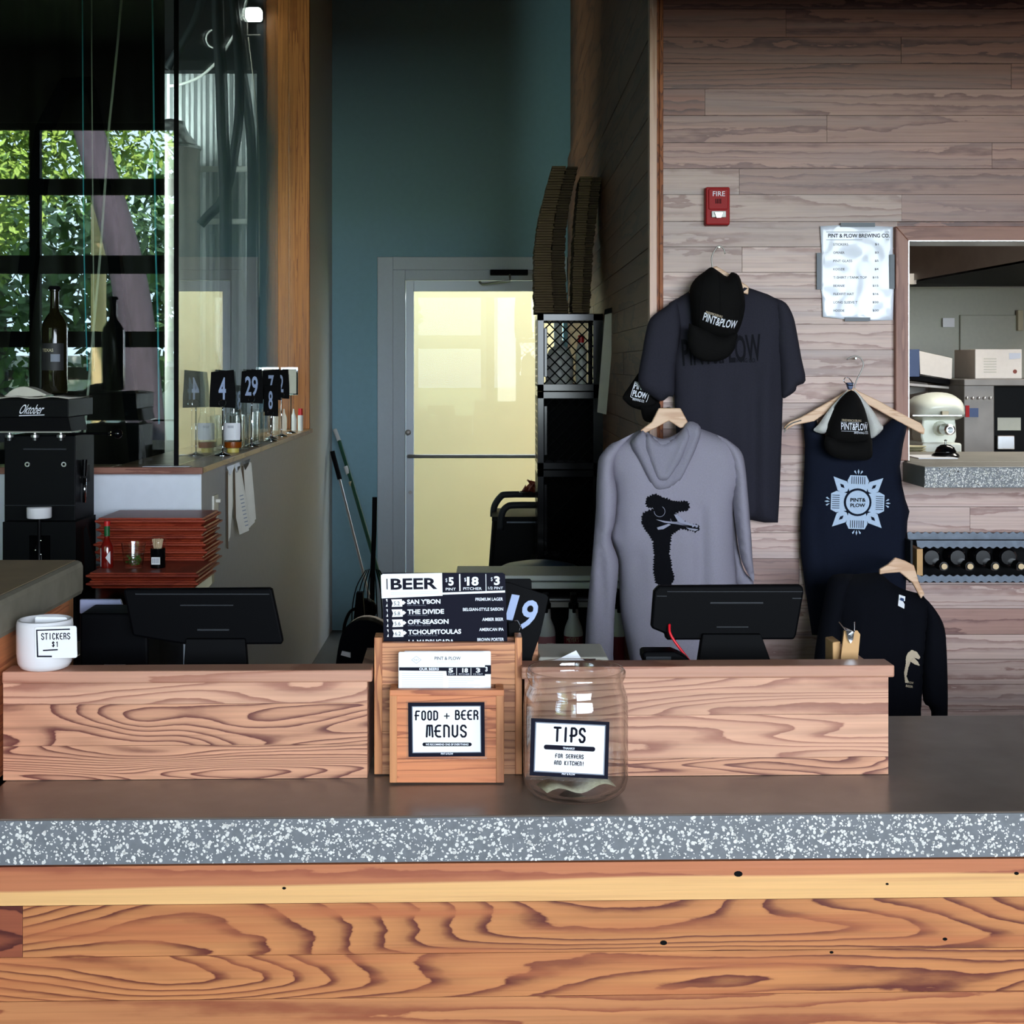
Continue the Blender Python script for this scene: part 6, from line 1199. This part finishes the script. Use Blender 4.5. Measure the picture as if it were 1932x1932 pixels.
single('white_tube', MB().tube(spline([Pw(x, y, 7.95) for x, y in ((316, 163), (345, 158), (380, 143), (410, 115), (432, 82), (452, 45), (468, -10))], 6), .008, 8), 'pipe_and_glint_white', 'thin white tube curving up behind the side glass', 'tube', smooth=True); single('tube_loop', MB().tube([Pw(404 + 15 * math.cos(a * .45), 73 + 17 * math.sin(a * .45), 7.9) for a in range(3, 12)], .005, 6), 'pipe_and_glint_white', 'small white tube loop beside the thick hose', 'tube', smooth=True)
single('twine', MB().tube(spline([Pw(x, y, 7.75) for x, y in ((468, 70), (476, 130), (483, 200), (488, 280), (489, 400), (489, 560))], 5), .004, 6), 'rope', 'pale cord hanging beside the wooden jamb', 'cord', smooth=True)
fl = thing('flood_lamp', 'bright white flood lamp at the top of the side glass', 'lamp', Pw(478, 40, 7.7))
build('lens', MB().prism(rrect(463, 14, 493, 38, 6), 7.70, 7.74), 'flood', fl); build('housing', MB().prism(rrect(461, 12, 495, 40, 6), 7.742, 7.8), 'black_satin', fl); build('bracket', MB().tube([Pw(466, 40, 7.77), Pw(467, 66, 7.77), Pw(492, 66, 7.77)], .006, 6), 'steel_dull', fl)
light('brewery_fill', 'AREA', (-2.35, 6.95, 2.7), (R(84), 0, R(-16)), 105, (.92, 1, .96), shape='RECTANGLE', size=.8, size_y=1.6)  # added fill hidden behind the curtain, brightens the corrugated wall
cords = [([(290, -655), (231, -20), (222, 80), (213, 170), (205, 250), (197, 370), (189, 480), (172, 670), (156, 860)], 'rope', .006, 'pale rope hanging from the ceiling behind the window'), ([(172, -655), (173, 10), (173, 100), (174, 240), (176, 480), (178, 700)], 'rope', .003, 'thin pale string left of the slanting rope'), ([(152, -655), (157, 300), (158, 415), (160, 540), (165, 700)], 'cord_cyan', .003, 'left cyan cord behind the window'), ([(280, -655), (290, 200), (292, 345), (294, 480), (298, 620), (300, 800)], 'cord_cyan', .004, 'right cyan cord behind the window')]
for (pts, mt, r_, lab), rd in zip(cords, (5.9, 6.05, 5.75, 5.6)): single('rope', MB().tube(spline([Pw(x, y, rd) for x, y in pts], 5), r_, 6), mt, lab, 'cord', smooth=True, group='cords behind the window')
sl = thing('step_ladder', 'dark folding ladder top behind the window', 'ladder', Pw(140, 235, 6.3))
build('top_cap', MB().prism([(112, 146), (176, 143), (180, 168), (120, 172)], 6.2, 6.3), 'black_satin', sl, bevel=.01); build('rail', MB().prism([(112, 150), (122, 172), (96, 240), (-40, 1380), (-70, 1380), (66, 240)], 6.22, 6.28), 'black_satin', sl); build('rail', MB().prism([(160, 160), (180, 160), (196, 240), (330, 1380), (300, 1380), (176, 240)], 6.22, 6.28), 'black_satin', sl)
# amber ceiling lamp that washes the jamb
al = thing('jamb_lamp', 'small amber spot above the wooden jamb, out of view', 'lamp', (-1.06, 7.5, CEIL - .02))
build('shade', MB().lathe([(.05, -.1), (.04, 0), (1e-5, 0)], (-1.06, 7.5, CEIL - .02), 16), 'black_satin', al)
light('jamb_spot', 'SPOT', (-1.06, 7.5, CEIL - .1), (R(14), 0, 0), 260, (1, .55, .10), spot_size=R(50), spot_blend=.8, shadow_soft_size=.04)
# ================================================================== OUTSIDE, seen in the window reflections
def tree(label, base, pts, rads, crown, nleaf, mt, seed, leaf=.16):
    rg_ = random.Random(seed); t = thing('tree', label, 'tree', base, group='trees outside the garage door')
    build('trunk', MB().tube(spline(pts, 4), [rads[0] + (rads[1] - rads[0]) * i / (len(pts) * 4 - 4) for i in range(len(pts) * 4 - 3)], 10), 'bark', t, smooth=True)
    mb = MB()
    for c_, r_ in crown:
        for _ in range(nleaf):
            d_ = Vector((rg_.gauss(0, 1), rg_.gauss(0, 1), rg_.gauss(0, 1))).normalized() * r_ * rg_.random() ** .45; p = Vector(c_) + d_
            a_ = Vector((rg_.gauss(0, 1), rg_.gauss(0, 1), rg_.gauss(0, 1))).normalized() * leaf; b_ = a_.cross(Vector((rg_.random(), rg_.random(), 1))).normalized() * leaf * .5; mb.add([p - a_, p + b_, p + a_, p - b_], [(0, 1, 2, 3)])
    o = build('foliage', mb, mt, t, fix=False); o['kind'] = 'stuff'; return t
tree('large leaning tree outside the garage door, reflected in the window', (-4.6, -9, 0), [(-4.55, -9, 0), (-4.65, -9, 1.5), (-4.8, -9, 2.8), (-5.25, -9.1, 4.4), (-5.9, -9.2, 6.5)], (.30, .18), [((-7.6, -10, 4.6), 1.6), ((-6.2, -11, 5.6), 1.7), ((-8.6, -11, 3.4), 1.5), ((-3.2, -12, 4.2), 1.2)], 4000, 'leaf', 1, .09)
tree('straight tree to the right of the leaning one, reflected in the window', (-4.0, -9.6, 0), [(-4.1, -9.6, 0), (-4.05, -9.6, 2), (-4.0, -9.6, 4), (-4.0, -9.6, 7)], (.22, .14), [((-3.2, -11.4, 5.6), 1.2), ((-2.4, -11, 2.6), 1.0)], 2600, 'leaf', 2, .09)
tree('dark dense tree far behind the garage door', (-9, -16, 0), [(-9, -16, 0), (-9, -16, 2.5), (-9.2, -16, 5)], (.25, .15), [((-9, -15, 3.2), 2.4), ((-6, -16, 3.4), 2.2), ((-12, -16, 3.6), 2.6), ((-3.4, -17, 3.4), 1.6)], 2600, 'leaf_dark', 3, .15)
single('utility_pole', MB().tube([(-6.3, -13, 0), (-6.3, -13, 6)], .12, 10), 'cork', 'pale utility pole outside, reflected in the window', 'pole', smooth=True)
sh_ = thing('shed', 'low white shed with metal roof outside, reflected in the window', 'shed', (-10, -20, 0)); build('wall', MB().box(-18, -4, -22, -20, 0, 1.35), 'pipe_and_glint_white', sh_); build('roof', MB().box(-18.3, -3.7, -22.3, -19.7, 1.62, 1.85), 'corrugated', sh_); build('dark_band', MB().box(-18, -4, -22, -20.02, 1.35, 1.62), 'wall_dark', sh_)
